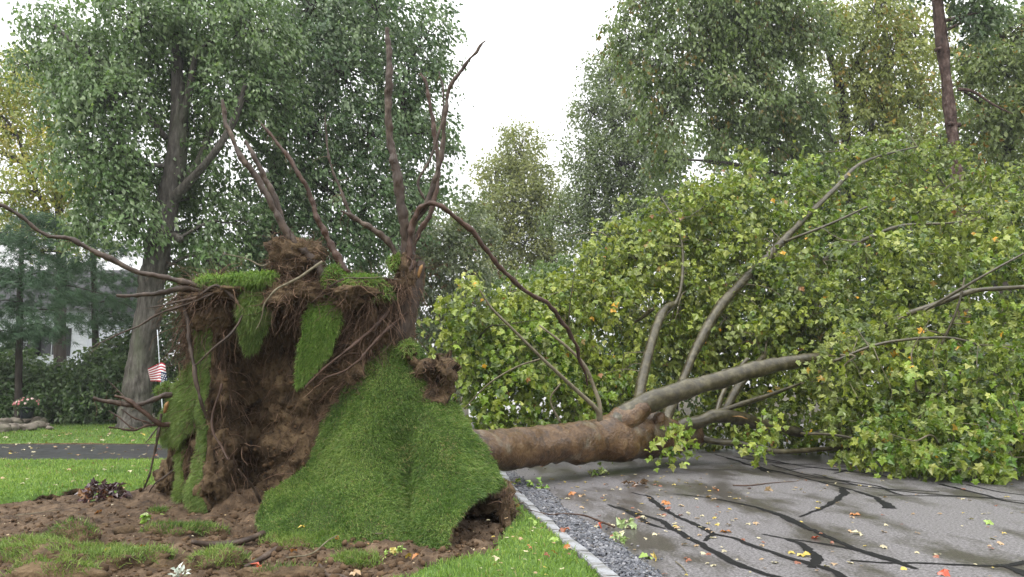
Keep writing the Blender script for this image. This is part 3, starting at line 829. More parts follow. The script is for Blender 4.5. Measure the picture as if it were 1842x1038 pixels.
tree('oak_tree', 'dark green broadleaf tree standing behind the upturned roots', W(500, 768, 30) * [1, 1, 0],
     [(492, 770, 30, 26), (486, 640, 30, 20), (478, 500, 30, 17), (484, 400, 30, 14), (500, 290, 30, 12), (515, 180, 30, 9), (520, 60, 30, 5)],
     [[(480, 470, 30, 8), (450, 430, 29.5, 6), (420, 400, 29, 4)], [(490, 360, 30, 8), (560, 300, 29.5, 6), (640, 260, 29, 4), (720, 220, 28.8, 2.5)],
      [(500, 290, 30, 8), (450, 250, 29.4, 6), (410, 210, 29, 3)], [(485, 420, 30, 6), (560, 400, 29, 5), (650, 390, 28.6, 3)]],
     [(560, 20, 29, 110), (680, 20, 29, 100), (765, 60, 29, 62), (520, 130, 29.5, 100), (620, 130, 28.5, 100), (725, 140, 28.8, 80), (790, 130, 29, 40), (560, 240, 28.6, 100), (670, 250, 28.4, 90), (755, 230, 28.8, 62), (500, 330, 28.6, 85), (600, 350, 28.2, 90), (700, 350, 28.4, 75), (765, 330, 28.8, 45), (520, 430, 28.4, 80), (620, 440, 28.4, 70), (700, 430, 28.6, 55), (450, 450, 28.8, 60), (790, 250, 29, 30), (600, 40, 32, 120), (700, 230, 32, 80)],
     44000, 0.15, [(0.022, 0.046, 0.018), (0.044, 0.086, 0.032), (0.084, 0.138, 0.056), (0.185, 0.245, 0.135)], M['bark_dark'], 102, droop=0.7, wind=(0.3, 0, 0), twig=0.22)

tree('maple_tree', 'yellowing tree at the far edge behind the pine', W(60, 765, 36) * [1, 1, 0],
     [(105, 765, 36, 12), (108, 600, 36, 10), (110, 450, 36, 8), (100, 300, 36, 6), (80, 180, 36, 3)], [[(108, 420, 36, 5), (60, 330, 35.5, 4), (30, 240, 35, 2)]],
     [(30, 140, 36, 62), (85, 170, 35.5, 52), (20, 240, 35.5, 62), (100, 250, 35.2, 50), (60, 320, 35, 60), (120, 330, 35, 45), (20, 380, 35.2, 50), (90, 410, 35.5, 50), (-30, 200, 36, 60), (150, 340, 36, 40), (-130, 200, 36, 75), (-150, 330, 36, 80), (-120, 450, 36, 80), (-230, 280, 36, 75)],
     24000, 0.15, YELLOWG, M['bark_dark'], 103, yellow=0.5, ycol=(0.40, 0.33, 0.05))

def pine_tree(label, base, trunk, boughs, seed, n=22000):
    r = np.random.default_rng(seed)
    root = empty('pine_tree', base, label, 'tree', 'pines by the far lawn')
    p = W(*np.array([q[:3] for q in trunk], float).T)
    tube_obj('trunk', p, [q[3] * mpp(q[2]) for q in trunk], M['bark_dark'], root, n=40, seg=10, wob=0.12, wscale=3, seed=seed)
    Ps, Ds = [], []
    for (x0, y0, x1, y1, Y, th) in boughs:
        a = W(x0, y0, Y); b = W(x1, y1, Y - 0.8)
        path = catmull([a, (a + b) / 2 + np.array([0, 0, 0.25]), b], 12)
        tube_obj('branch', path, [0.035, 0.012], M['bark_dark'], root, n=12, seg=5, wob=0.0)
        k = 110
        t = r.random(k) ** 0.7; i = np.minimum((t * 11).astype(int), 10)
        c = path[i] + r.normal(0, 1, (k, 3)) * np.array([0.35, 0.5, 0.12]) * th - np.array([0, 0, 1]) * (r.random(k) ** 2 * 0.3 * th)[:, None]
        q = 26
        ax = unit(unit(b - a) * 0.7 + r.normal(0, 0.35, (k, 3)) + np.array([0.1, 0, -0.35]))
        Ps.append(np.repeat(c, q, 0) + r.normal(0, 0.04, (k * q, 3))); Ds.append(np.repeat(ax, q, 0) + r.normal(0, 0.42, (k * q, 3)))
    P = np.concatenate(Ps); D = unit(np.concatenate(Ds)); m = len(P)
    N = unit(r.normal(0, 1, (m, 3)))
    col = palette(r.random(m) * 0.8 + 0.15 * fbm(P, 1.2, 2, seed), PINE)
    o = leaf_mesh('crown', P, D, N, 0.30 * r.uniform(0.7, 1.2, m), col, 'needle', M['needle'], root); tag(o, kind='stuff')

pine_tree('young pine with soft drooping needles above the potted flowers', W(33, 765, 28.5) * [1, 1, 0],
          [(33, 768, 28, 7), (34, 650, 28, 6), (36, 520, 28, 5), (40, 430, 28, 3.5), (42, 385, 28, 1.5)],
          [(34, 600, -40, 615, 28, 1.2), (34, 590, 100, 602, 27.6, 1.2), (35, 560, 150, 580, 27.4, 1.2), (35, 545, -30, 560, 27.5, 1.3), (36, 520, 190, 530, 27.4, 1.4), (36, 500, 120, 505, 27, 1.4),
           (36, 490, -20, 500, 27.5, 1.4), (38, 460, 150, 470, 27.2, 1.4), (38, 440, 70, 430, 27, 1.4), (38, 430, -30, 430, 27.5, 1.3), (40, 400, 90, 402, 27.5, 0.9)], 201)
pine_tree('taller pine half hidden behind the big grey trunk', W(170, 765, 32) * [1, 1, 0],
          [(176, 768, 32, 7), (172, 620, 32, 6), (168, 480, 32, 5), (166, 360, 32, 3)],
          [(172, 575, 235, 585, 31.5, 1.2), (170, 545, 250, 560, 31.4, 1.4), (170, 535, 100, 540, 31.4, 1.2), (170, 500, 240, 510, 31.4, 1.4), (168, 480, 100, 485, 31.4, 1.3), (168, 450, 230, 450, 31.4, 1.2), (168, 420, 120, 420, 31.4, 1.1), (166, 390, 210, 385, 31.5, 1.0)], 202)

# middle distance and the right-hand wood
tree('round_tree', 'pale rounded tree in the gap of open sky', W(985, 750, 52) * [1, 1, 0],
     [(992, 730, 52, 8), (995, 560, 52, 7), (992, 460, 52, 6), (985, 400, 52, 5), (965, 330, 52, 3)], [[(990, 440, 52, 4), (940, 380, 51, 3), (900, 340, 51, 1.5)], [(988, 420, 52, 4), (1010, 360, 51, 2)]],
     [(935, 275, 52, 52), (895, 320, 51.5, 46), (965, 320, 51.5, 48), (925, 370, 51, 60), (985, 380, 51.5, 40), (885, 400, 51, 45), (940, 440, 51, 55), (890, 470, 51, 50), (990, 460, 53, 40)],
     16000, 0.19, OLIVE, M['bark_dark'], 104, droop=0.3, spray_len=1.0, spray_r=0.25, twig_r=0.03)
tree('poplar_tree', 'tall thin-leaved grey tree rising behind the crown of the fallen tree', W(1130, 750, 46) * [1, 1, 0],
     [(1140, 740, 46, 11), (1135, 560, 46, 9), (1125, 400, 46, 7), (1110, 280, 46, 5), (1095, 160, 46, 3)],
     [[(1125, 390, 46, 5), (1080, 310, 45.5, 3), (1050, 260, 45, 1.5)], [(1120, 340, 46, 5), (1160, 260, 45.5, 3), (1180, 190, 45, 1.5)]],
     [(1100, 130, 46, 50), (1070, 200, 45.5, 48), (1130, 210, 45.5, 60), (1060, 280, 45, 50), (1120, 300, 45, 62), (1170, 270, 45.5, 55), (1060, 350, 45.2, 52), (1130, 380, 45, 60), (1020, 400, 46, 45), (1080, 430, 45, 55), (1180, 370, 46, 50)],
     25000, 0.16, [(0.045, 0.068, 0.026), (0.085, 0.120, 0.046), (0.140, 0.178, 0.078), (0.220, 0.250, 0.140)], M['bark_dark'], 105, lum=1.2, droop=0.3, spray_len=0.9, spray_r=0.25, twig=0.3, twig_r=0.025)
tree('beech_tree', 'tall weeping broadleaf tree leaning out over the fallen crown', W(1470, 700, 31) * [1, 1, 0],
     [(1490, 700, 31, 14), (1470, 480, 31, 11), (1448, 330, 31, 9), (1415, 230, 31, 8), (1385, 160, 31, 7), (1345, 80, 31, 5), (1320, -20, 31, 3)],
     [[(1400, 200, 31, 5), (1340, 110, 30.4, 4), (1260, 85, 30, 3), (1180, 75, 29.8, 1.5)], [(1380, 150, 31, 5), (1420, 60, 30.5, 4), (1450, -20, 30.2, 2)], [(1425, 260, 31, 4), (1330, 150, 30.2, 3), (1250, 170, 29.8, 1.5)],
      [(1500, 260, 32, 6), (1440, 130, 32, 5), (1400, 20, 32, 3)]],
     [(1125, 70, 30.5, 45), (1160, 10, 30.5, 50), (1180, 120, 30, 68), (1250, 40, 30, 85), (1260, 150, 29.8, 62), (1190, 210, 29.8, 50), (1200, 290, 30, 36), (1340, 60, 30, 90), (1350, 170, 29.8, 72), (1430, 50, 30.4, 80), (1420, 190, 30, 70), (1300, 235, 30.2, 45), (1380, 270, 30.2, 50), (1330, -20, 30, 100), (1460, 280, 30.6, 50)],
     31000, 0.155, [(0.036, 0.062, 0.016), (0.072, 0.115, 0.028), (0.125, 0.175, 0.050), (0.220, 0.265, 0.115)], M['bark_grey'], 106, lum=1.2, droop=0.85, wind=(0.1, 0, 0), yellow=0.14, ycol=(0.22, 0.16, 0.04), twig=0.22)
tree('maple_tree', 'slender tree with yellowing leaves between the two tall woodland trees', W(1545, 700, 34) * [1, 1, 0],
     [(1545, 700, 34, 12), (1535, 400, 34, 10), (1522, 250, 34, 9), (1508, 150, 34, 8), (1480, 60, 34, 5), (1460, -30, 34, 3)],
     [[(1520, 240, 34, 5), (1580, 160, 33.5, 4), (1640, 60, 33, 2)], [(1510, 170, 34, 5), (1560, 70, 33.5, 3), (1580, -20, 33.2, 2)], [(1600, 300, 33, 6), (1590, 200, 33, 5), (1540, 110, 33, 3)]],
     [(1500, 60, 33, 75), (1580, 20, 33, 80), (1600, 110, 32.8, 75), (1540, 160, 33.4, 65), (1650, 60, 33, 62), (1640, 180, 32.6, 62), (1560, 240, 33, 60), (1500, 300, 33, 50), (1640, 260, 32.4, 50), (1580, 320, 33, 50), (1660, 330, 32.5, 45)],
     17000, 0.155, [(0.080, 0.100, 0.022), (0.145, 0.172, 0.040), (0.215, 0.240, 0.065), (0.320, 0.330, 0.130)], M['bark_dark'], 107, droop=0.7, yellow=0.20, ycol=(0.40, 0.27, 0.05), twig=0.25)
tree('bare_pine_tree', 'tall red-brown scaly trunk with snapped branch stubs above the fallen crown', W(1735, 720, 25) * [1, 1, 0],
     [(1742, 730, 25, 16), (1736, 600, 25, 13), (1729, 420, 25, 10), (1722, 330, 25, 12), (1717, 270, 25, 9.5), (1708, 200, 25, 10.5), (1702, 140, 25, 8.5), (1696, 90, 25, 11), (1686, 0, 25, 9), (1676, -110, 25, 8)],
     [[(1722, 160, 25, 4), (1750, 165, 24.8, 3), (1790, 190, 24.6, 2), (1822, 205, 24.5, 1)], [(1700, 85, 25, 4), (1684, 90, 24.8, 4)], [(1726, 225, 25, 5), (1708, 222, 24.8, 4)], [(1728, 340, 25, 4), (1744, 328, 24.8, 3)], [(1690, 40, 25, 4), (1730, 30, 24.8, 3), (1775, 20, 24.6, 1.5)]],
     [(1745, 30, 24.8, 38), (1780, 30, 24.6, 26), (1720, -60, 25, 70)], 3500, 0.15, DARKG, M['bark_pine'], 108, twig=0.2)
tree('oak_tree', 'dark trunked tree at the far right edge of the wood', W(1830, 720, 29) * [1, 1, 0],
     [(1800, 720, 29, 15), (1806, 400, 29, 13), (1818, 250, 29, 12), (1838, 120, 29, 10), (1850, 0, 29, 8)],
     [[(1815, 250, 29, 5), (1770, 190, 28.6, 4), (1735, 165, 28.4, 2)], [(1836, 130, 29, 5), (1800, 60, 28.6, 4), (1770, -10, 28.4, 2)]],
     [(1790, 120, 28.6, 55), (1840, 60, 28.5, 62), (1750, 110, 29.5, 40), (1770, 230, 28.5, 55), (1830, 200, 28.3, 55), (1780, 310, 28.4, 50), (1850, 310, 28, 55), (1720, 270, 29.4, 40), (1900, 150, 28, 80), (1740, 370, 28.6, 45)],
     16000, 0.155, [(0.050, 0.074, 0.020), (0.098, 0.138, 0.036), (0.160, 0.205, 0.062), (0.250, 0.285, 0.120)], M['bark_dark'], 109, lum=1.25, droop=0.6, yellow=0.12, ycol=(0.34, 0.2, 0.03))
tree('oak_tree', 'far woodland tree filling the view behind the leaning woodland trunks', W(1600, 740, 48) * [1, 1, 0],
     [(1600, 740, 48, 10), (1600, 400, 48, 8), (1596, 180, 48, 5), (1590, 40, 48, 3)],
     [[(1400, 500, 46, 5), (1394, 250, 46, 4), (1390, 100, 46, 2)], [(1560, 500, 46, 5), (1566, 300, 46, 4), (1575, 100, 46, 2)], [(1650, 500, 46, 5), (1655, 250, 46, 4), (1650, 90, 46, 2)]],
     [(1300, 330, 48, 80), (1400, 330, 48, 80), (1500, 330, 48, 80), (1600, 330, 48, 85), (1700, 320, 48, 85), (1800, 330, 48, 90), (1440, 220, 49, 70), (1560, 180, 49, 80), (1680, 180, 49, 90), (1800, 180, 49, 90), (1220, 380, 48, 60), (1180, 300, 48, 60), (1260, 250, 48, 62), (1210, 210, 48, 50), (1330, 240, 48, 60)],
     15000, 0.24, GREEN, M['bark_dark'], 110, lum=1.3, droop=0.5, spray_len=1.2, spray_r=0.35, yellow=0.12, ycol=(0.26, 0.18, 0.04), twig=0.0)

# understory: every shrub its own thing
def shrub(name, label, x, y, Y, blobs, n, leaf, pal, seed, **k):
    b = W(x, y, Y) * [1, 1, 0]
    stems = [[(x + dx, 770 if Y < 30 else 745, Y, 4), (x + dx * 1.6, y, Y, 3), (x + dx * 2.6, y - 40, Y, 1.5)] for dx in (-14, 0, 16)]
    return tree(name, label, b, None, stems, blobs, int(n * 1.15), leaf, pal, M['bark_dark'], seed, cat='shrub', droop=0.35, spray_len=0.7, twig=0.08, twig_r=0.01, **k)
shrub('shrub', 'dense dark shrub behind the edging stones and flower pot', 60, 700, 30, [(10, 700, 29.5, 62), (60, 705, 29.2, 55), (20, 670, 30, 50), (95, 700, 30, 46), (-40, 680, 29, 70), (110, 725, 29, 40), (60, 740, 29, 40), (-120, 690, 29, 72), (-220, 680, 29, 78), (-330, 670, 29, 85)], 19000, 0.15, DARKG, 301)
shrub('shrub', 'broad dark shrub between the pine and the big grey trunk', 170, 700, 30, [(150, 700, 29.4, 55), (195, 695, 29.2, 58), (185, 665, 30, 45), (130, 730, 29, 40), (210, 730, 29, 40), (170, 740, 28.8, 40), (215, 640, 31, 42)], 10000, 0.15, DARKG, 302)
shrub('shrub', 'shadowy shrub beside the flag behind the grey trunk', 340, 690, 31, [(290, 690, 31, 60), (340, 680, 31, 70), (300, 620, 31.5, 60), (370, 600, 31.5, 70), (420, 680, 31, 80), (340, 550, 32, 60), (410, 540, 32, 60)], 11000, 0.15, DARKG, 303)
shrub('shrub', 'dark leafy thicket hidden behind the root mass', 560, 660, 33, [(480, 640, 33, 90), (580, 640, 33, 90), (520, 540, 33, 80), (620, 540, 33, 80), (680, 640, 33, 80), (680, 560, 33, 60)], 10000, 0.16, DARKG, 304)
shrub('shrub', 'grey green thicket right behind the upright roots', 790, 600, 37, [(760, 600, 36.5, 60), (810, 560, 36.5, 60), (760, 500, 37, 60), (830, 480, 37, 60), (790, 430, 37.5, 55), (850, 420, 38, 45), (850, 620, 36.5, 60), (740, 430, 38, 50), (840, 370, 39, 36), (800, 680, 36, 60)], 15000, 0.17, GREYG, 305, yellow=0.1, ycol=(0.16, 0.09, 0.04))
shrub('shrub', 'far thicket below the pale rounded tree', 950, 560, 44, [(900, 540, 43, 60), (960, 530, 43, 60), (1020, 510, 43, 60), (880, 610, 42, 70), (980, 610, 42, 70), (920, 690, 42, 70), (1040, 580, 42, 70), (1020, 690, 42, 70), (1080, 500, 44, 55)], 14000, 0.2, GREEN, 306)
shrub('shrub', 'deep green thicket behind the middle of the fallen crown', 1200, 520, 36, [(1120, 480, 37, 70), (1200, 440, 37, 70), (1290, 420, 37, 75), (1160, 580, 36, 80), (1280, 540, 36, 90), (1120, 680, 36, 80), (1240, 660, 36, 90), (1380, 430, 37, 75), (1400, 540, 36, 90)], 15000, 0.19, DARKG, 307)
shrub('shrub', 'deep green thicket behind the outer end of the fallen crown', 1600, 520, 34, [(1480, 420, 35, 80), (1580, 400, 35, 80), (1680, 420, 35, 80), (1780, 420, 34, 90), (1860, 440, 34, 90), (1520, 540, 34, 100), (1640, 540, 34, 100), (1780, 560, 33, 110), (1560, 660, 34, 90), (1700, 660, 33, 100), (1840, 660, 33, 100)], 16000, 0.19, DARKG, 308, yellow=0.1, ycol=(0.2, 0.13, 0.03))

# ================================================================== THE UPROOTED TREE
FT = empty('fallen_tree', W(900, 860, 11.0) * [1, 1, 0], 'uprooted sycamore lying across the road with its root plate and torn sod standing up', 'tree')
fr = np.random.default_rng(5)

def ft_part(o): return under(o, FT)

# ---- trunk: lumpy, mottled
tp = [(640, 800, 9.9, 46), (740, 812, 10.3, 44), (820, 812, 10.7, 40), (880, 810, 11.1, 36), (940, 803, 11.7, 34), (1000, 800, 12.2, 34), (1060, 793, 12.8, 36), (1110, 785, 13.3, 40), (1160, 785, 13.8, 38), (1205, 785, 14.3, 32), (1250, 785, 14.8, 22)]
p = W(*np.array([q[:3] for q in tp], float).T); rad = [q[3] * mpp(q[2]) for q in tp]
n = 90; P = catmull(p, n); R = np.interp(np.linspace(0, 1, n), np.linspace(0, 1, len(rad)), rad)
V, F, C = tube(P, R, 36, 0.10, 2.2, 3)
V[:n * 36] += unit(V[:n * 36] - np.repeat(P, 36, 0)) * (0.022 * fbm(V[:n * 36] * [1, 1, 1], 7.0, 4, 15, 0.6))[:, None]
burls = [(962, 773, 11.6, 0.16, 0.055), (1045, 768, 12.5, 0.18, 0.05), (1110, 770, 13.0, 0.22, 0.02), (930, 830, 11.4, 0.2, 0.05), (1185, 755, 13.7, 0.2, 0.10), (1130, 815, 13.0, 0.25, 0.08), (1080, 820, 12.7, 0.2, -0.03)]
cen = np.repeat(P, 36, 0)
rd = unit(V[:n * 36] - cen)
for (x, y, Y, r, h) in burls:
    c = W(x, y, Y); V[:n * 36] += rd * (h * np.exp(-((V[:n * 36] - c) ** 2).sum(-1) / (2 * r * r * 0.5)))[:, None]
trunk = mk('trunk', V, [F, C], M['bark_trunk']); ft_part(trunk)

def limb(pts, mat='bark_limb', seg=12, wob=0.10, name='limb', seed=0, n=None):
    p = W(*np.array([q[:3] for q in pts], float).T); rad = [q[3] * mpp(q[2]) * (0.9 if pts[0][3] > 20 else 0.8) for q in pts]
    o, P, R = tube_obj(name, p, rad, M[mat], FT, n=n or len(pts) * 9, seg=seg, wob=wob * 1.6, wscale=4.5, seed=seed)
    return P, R
LIMBS = []
limbs = [
    [(1085, 790, 13.1, 30), (1112, 762, 13.2, 26), (1160, 728, 13.3, 21), (1230, 702, 13.5, 19), (1300, 682, 13.8, 17), (1380, 660, 14.2, 15), (1450, 648, 14.6, 13), (1520, 640, 15.2, 11), (1620, 622, 16.2, 9), (1720, 615, 17.4, 7), (1840, 600, 18.5, 4)],
    [(1170, 790, 14.0, 26), (1225, 768, 14.2, 15), (1262, 758, 14.3, 13), (1290, 748, 14.4, 13), (1345, 756, 14.8, 14), (1400, 772, 15.2, 11), (1470, 780, 15.8, 9), (1560, 790, 16.4, 6)],
    [(1240, 775, 14.9, 14), (1275, 792, 14.6, 7), (1330, 798, 14.5, 6.5), (1400, 812, 14.4, 6), (1480, 808, 14.6, 5.5), (1555, 806, 15.0, 4)],
    [(1145, 760, 14.2, 13), (1152, 700, 14.8, 12), (1163, 650, 15.2, 11), (1180, 590, 15.8, 10.5), (1196, 556, 16.2, 9), (1216, 545, 16.6, 6)],
    [(1190, 770, 14.6, 14), (1225, 690, 15.4, 9), (1258, 615, 16.0, 11), (1295, 552, 16.4, 12), (1345, 498, 16.8, 10.5), (1402, 440, 17.4, 8.5), (1452, 388, 18.0, 6.5), (1503, 338, 18.6, 5), (1545, 296, 19.2, 4), (1600, 276, 19.8, 3), (1650, 264, 20.2, 1.5)],
    [(1560, 605, 15.2, 7), (1620, 570, 15.0, 7.5), (1690, 545, 14.8, 6.5), (1750, 524, 14.6, 6), (1800, 519, 14.4, 5), (1870, 515, 14.2, 4)],
    [(1480, 468, 17.0, 4), (1540, 438, 17.2, 4.5), (1600, 412, 17.4, 4.5), (1640, 404, 17.6, 3.5), (1700, 402, 17.8, 3), (1750, 396, 18.0, 1.5)],
    [(1288, 748, 14.5, 7), (1300, 708, 14.7, 6), (1322, 672, 14.9, 5.5), (1345, 645, 15.0, 4)],
    [(1298, 752, 14.8, 9), (1318, 712, 15.2, 10), (1340, 680, 15.5, 9), (1375, 640, 15.9, 7)],
    [(1290, 742, 14.5, 6), (1330, 728, 14.6, 6), (1380, 712, 14.9, 5), (1440, 690, 15.2, 3)],
    [(1600, 626, 16.0, 10), (1680, 625, 16.6, 8), (1760, 640, 17.2, 6), (1850, 645, 18.0, 4)],
    [(1500, 650, 13.8, 3), (1570, 622, 13.6, 3.5), (1640, 610, 13.4, 3.5), (1710, 608, 13.3, 3), (1760, 620, 13.2, 2)],
    [(1440, 780, 14.4, 3), (1500, 782, 14.0, 3.5), (1560, 795, 13.6, 3), (1610, 812, 13.2, 2)],
    [(1175, 555, 16.4, 5), (1140, 580, 16.8, 3), (1090, 585, 17.2, 2)],
    [(1190, 575, 16.3, 4), (1222, 530, 16.6, 4), (1228, 450, 17.4, 3.5), (1215, 400, 18.0, 2.5), (1190, 355, 18.4, 1.5)],
    [(1410, 435, 17.3, 3.5), (1450, 420, 17.0, 3.5), (1500, 400, 16.8, 3), (1560, 372, 16.8, 2)],
    [(1660, 560, 14.8, 3), (1720, 525, 14.5, 3.5), (1780, 490, 14.2, 3), (1842, 456, 14.0, 2.5)],
    [(1620, 700, 15.0, 3), (1680, 640, 14.8, 3), (1720, 560, 14.6, 3), (1735, 500, 14.6, 2)],
]
for i, l in enumerate(limbs):
    LIMBS.append(limb(l, seed=40 + i, seg=14 if l[0][3] > 12 else 8))
limb([(1072, 796, 13.05, 31), (1098, 773, 13.15, 28.5), (1125, 752, 13.2, 24.2), (1160, 730, 13.3, 18.5)], name='limb_collar', mat='bark_trunk', seed=41, seg=18)
# stubs and water shoots on the trunk
limb([(1175, 775, 13.6, 17), (1186, 752, 13.5, 14), (1190, 742, 13.5, 9)], name='stub', mat='bark_trunk', seed=80)
shoots = [
    [(1078, 756, 12.6, 6), (1072, 735, 12.5, 5), (1040, 705, 12.3, 4.5), (1000, 668, 12.0, 4), (962, 632, 11.8, 3.5), (920, 590, 11.6, 3), (885, 555, 11.5, 2.5), (862, 520, 11.4, 1.5)],
    [(1080, 756, 12.6, 6), (1078, 725, 12.6, 5), (1066, 690, 12.6, 4.5), (1050, 655, 12.5, 4), (1015, 620, 12.4, 3.5), (970, 585, 12.4, 2)],
    [(1008, 690, 12.8, 2), (990, 720, 12.9, 2), (1008, 760, 13, 2.5)],
    [(975, 645, 11.9, 2), (930, 660, 12.2, 2), (880, 690, 12.5, 1.8), (835, 735, 12.9, 1.2)],
]
for i, l in enumerate(shoots): limb(l, name='shoot', mat='twig', seg=6, wob=0.05, seed=90 + i)
# yellow splits where the lower limb cracked
for a, b in (((1318, 749, 14.3), (1345, 754, 14.25)), ((1368, 768, 14.6), (1400, 778, 14.6)), ((1468, 782, 15.2), (1500, 786, 15.2))):
    q = W(*np.array([a, ((a[0] + b[0]) / 2, (a[1] + b[1]) / 2 - 2, a[2] - 0.02), b], float).T)
    tube_obj('split_wood', q, [0.004, 0.018, 0.004], M['wood_split'], FT, n=8, seg=6, wob=0.2)

# ---- crown
lob = [(815, 570, 15.0, 34), (850, 530, 15.3, 32), (860, 610, 15.2, 55), (915, 545, 15.8, 46), (835, 670, 15.2, 42), (905, 690, 15.0, 58), (960, 630, 15.3, 62), (962, 562, 16.5, 46), (1012, 535, 17, 48), (1025, 600, 16.3, 62), (1000, 710, 15.3, 45), (1060, 680, 16.2, 52),
       (870, 745, 14.8, 36), (950, 755, 15.0, 38), (1050, 740, 16.0, 40), (1120, 690, 16.5, 55), (1070, 480, 17.5, 46), (1115, 432, 18.2, 44), (1095, 545, 17.2, 66), (1150, 470, 17.8, 62), (1180, 385, 18.8, 44), (1215, 430, 18.3, 66), (1252, 366, 19, 44), (1295, 390, 18.4, 66), (1335, 336, 19, 36), (1350, 292, 18.8, 20),
       (1175, 615, 17.0, 56), (1250, 530, 17.4, 66), (1320, 490, 17.8, 70), (1390, 390, 19, 56), (1440, 330, 19.4, 46), (1480, 430, 18.4, 70), (1540, 290, 20.4, 42), (1535, 370, 19.4, 66), (1610, 290, 21, 44), (1640, 390, 19.4, 66), (1400, 520, 17.0, 66), (1300, 600, 17.0, 52),
       (1470, 560, 16.2, 72), (1380, 600, 16.4, 48), (1560, 490, 16.6, 76), (1660, 470, 17, 72), (1730, 400, 19, 56), (1760, 460, 17.4, 70), (1820, 400, 17.6, 50), (1850, 470, 16, 66), (1640, 590, 15.6, 66), (1740, 580, 15.8, 70), (1830, 590, 15.0, 70),
       (1530, 660, 15.2, 50), (1480, 720, 15.4, 50), (1420, 710, 15.8, 40), (1560, 740, 14.2, 70), (1650, 710, 13.6, 76), (1750, 690, 13.4, 80), (1850, 710, 12.8, 84), (1600, 790, 13.0, 52), (1690, 800, 12.5, 62), (1770, 800, 12.2, 62), (1850, 800, 12.0, 64), (1620, 835, 12.3, 30), (1700, 845, 12.0, 32), (1780, 850, 11.9, 30), (1560, 815, 13.0, 24),
       (1490, 640, 14.0, 34), (1550, 625, 14.3, 40), (1610, 600, 14.4, 40), (1300, 770, 17.2, 36), (1400, 775, 16.8, 34), (1480, 780, 16.5, 34), (1230, 765, 17.2, 34), (1170, 760, 17, 36), (1360, 790, 17.5, 28), (1540, 785, 16.2, 30), (1440, 800, 17.2, 24), (1360, 660, 16.8, 36), (1250, 640, 17.2, 46), (1230, 600, 18, 60), (1350, 720, 17.0, 36), (1700, 335, 21, 46), (1785, 335, 20, 46), (1690, 275, 22, 36), (1960, 560, 15, 110), (1960, 720, 13, 110), (1300, 730, 17.4, 40), (1420, 620, 17.4, 60)]
LB = np.array(plobes(lob, 1.1))
P, D, N, st, sc, li, ax = leaf_cloud(fr, LB, 60000, 24, 1.05, 0.10, 0.7, (0.05, 0, 0), 0.10, 0.75)
# two leafy sprigs that hang in front of the trunk, and low tufts on the road
for (x, y, Y, r, k) in ((1222, 775, 13.2, 14, 26), (1205, 808, 13.0, 22, 44), (1240, 800, 13.1, 14, 18), (1385, 775, 13.4, 22, 46), (1375, 808, 13.2, 16, 24), (1340, 800, 13.6, 14, 16), (900, 700, 12.6, 10, 10), (1100, 820, 14.6, 24, 30), (1180, 825, 15.2, 20, 24), (960, 815, 14.2, 26, 30)):
    c = W(x, y, Y); m = r * mpp(Y)
    q = c + fr.normal(0, 1, (k, 3)) * [m, m * 0.8, m * 0.75]
    P = np.vstack([P, q]); D = np.vstack([D, unit(fr.normal(0, .6, (k, 3)) + [0.1, -0.2, -0.45])]); N = np.vstack([N, unit(fr.normal(0, .5, (k, 3)) + [0, -0.4, 0.8])]); st = np.r_[st, fr.random(k) * 0.5 + 0.4]
ok = P[:, 2] > 0.06
# nothing grows through the trunk
tc = catmull(p, 40)
ok &= (((P[:, None] - tc[None]) ** 2).sum(-1).min(1) > 0.40 ** 2)
P, D, N, st = P[ok], D[ok], N[ok], st[ok]
SYC = [(0.030, 0.056, 0.006), (0.092, 0.138, 0.013), (0.178, 0.232, 0.022), (0.285, 0.325, 0.050), (0.430, 0.445, 0.130)]
m = len(P)
low = np.clip((11.5 + 4.0 - P[:, 1]) / 4.0, 0, 1)
t = 0.14 + 0.52 * st + fr.normal(0, 0.17, m) + 0.10 * fbm(P, 0.4, 2, 4)
colr = palette(t, SYC) * fr.uniform(0.85, 1.15, (m, 1))
fresh = fr.random(m) < np.clip(0.35 + 0.8 * fbm(P, 0.3, 3, 14), 0, 0.7)
colr[fresh] = colr[fresh] * [0.82, 1.0, 0.85]
y = fr.random(m) < 0.004
colr[y] = np.array([0.62, 0.33, 0.03]) * fr.uniform(0.75, 1.2, (y.sum(), 1))
y = fr.random(m) < 0.004
colr[y] = np.array([0.32, 0.15, 0.05]) * fr.uniform(0.75, 1.2, (y.sum(), 1))
size = 0.132 * np.clip(fr.lognormal(-0.05, 0.28, m), 0.45, 1.5)
# the leaves that show largest stand as single parts, the rest as one mass
proj = (P[:, 0] / P[:, 1] * FPX + 921)
front = np.nonzero((proj > 820) & (proj < 1835))[0]
show = size[front] / P[front, 1] ** 1.6
big = front[np.argsort(-show)[:300]]
mask = np.ones(m, bool); mask[big] = False
far = mask & (P[:, 1] > 15.6); near = mask & ~far
for sel, shp in ((near, 'lobed'), (far, 'lobed_far')):
    o = leaf_mesh('foliage', P[sel], D[sel], N[sel], size[sel], colr[sel], shp, M['leaf_sycamore'], FT); tag(o, kind='stuff')
LT, LF = SHAPES['lobed']
lm = []
for k, c in enumerate([(0.13, 0.19, 0.02), (0.18, 0.24, 0.03), (0.08, 0.16, 0.02), (0.25, 0.29, 0.05), (0.32, 0.34, 0.09), (0.14, 0.21, 0.025)]):
    lm.append(mk('leaf', LT * [1, 1, 0.7 + 0.2 * k], LF, M['leaf_sycamore'], smooth=False, col=np.tile(c, (len(LT), 1)), link=False))
S_, D_, N_ = leaf_frames(D, N)
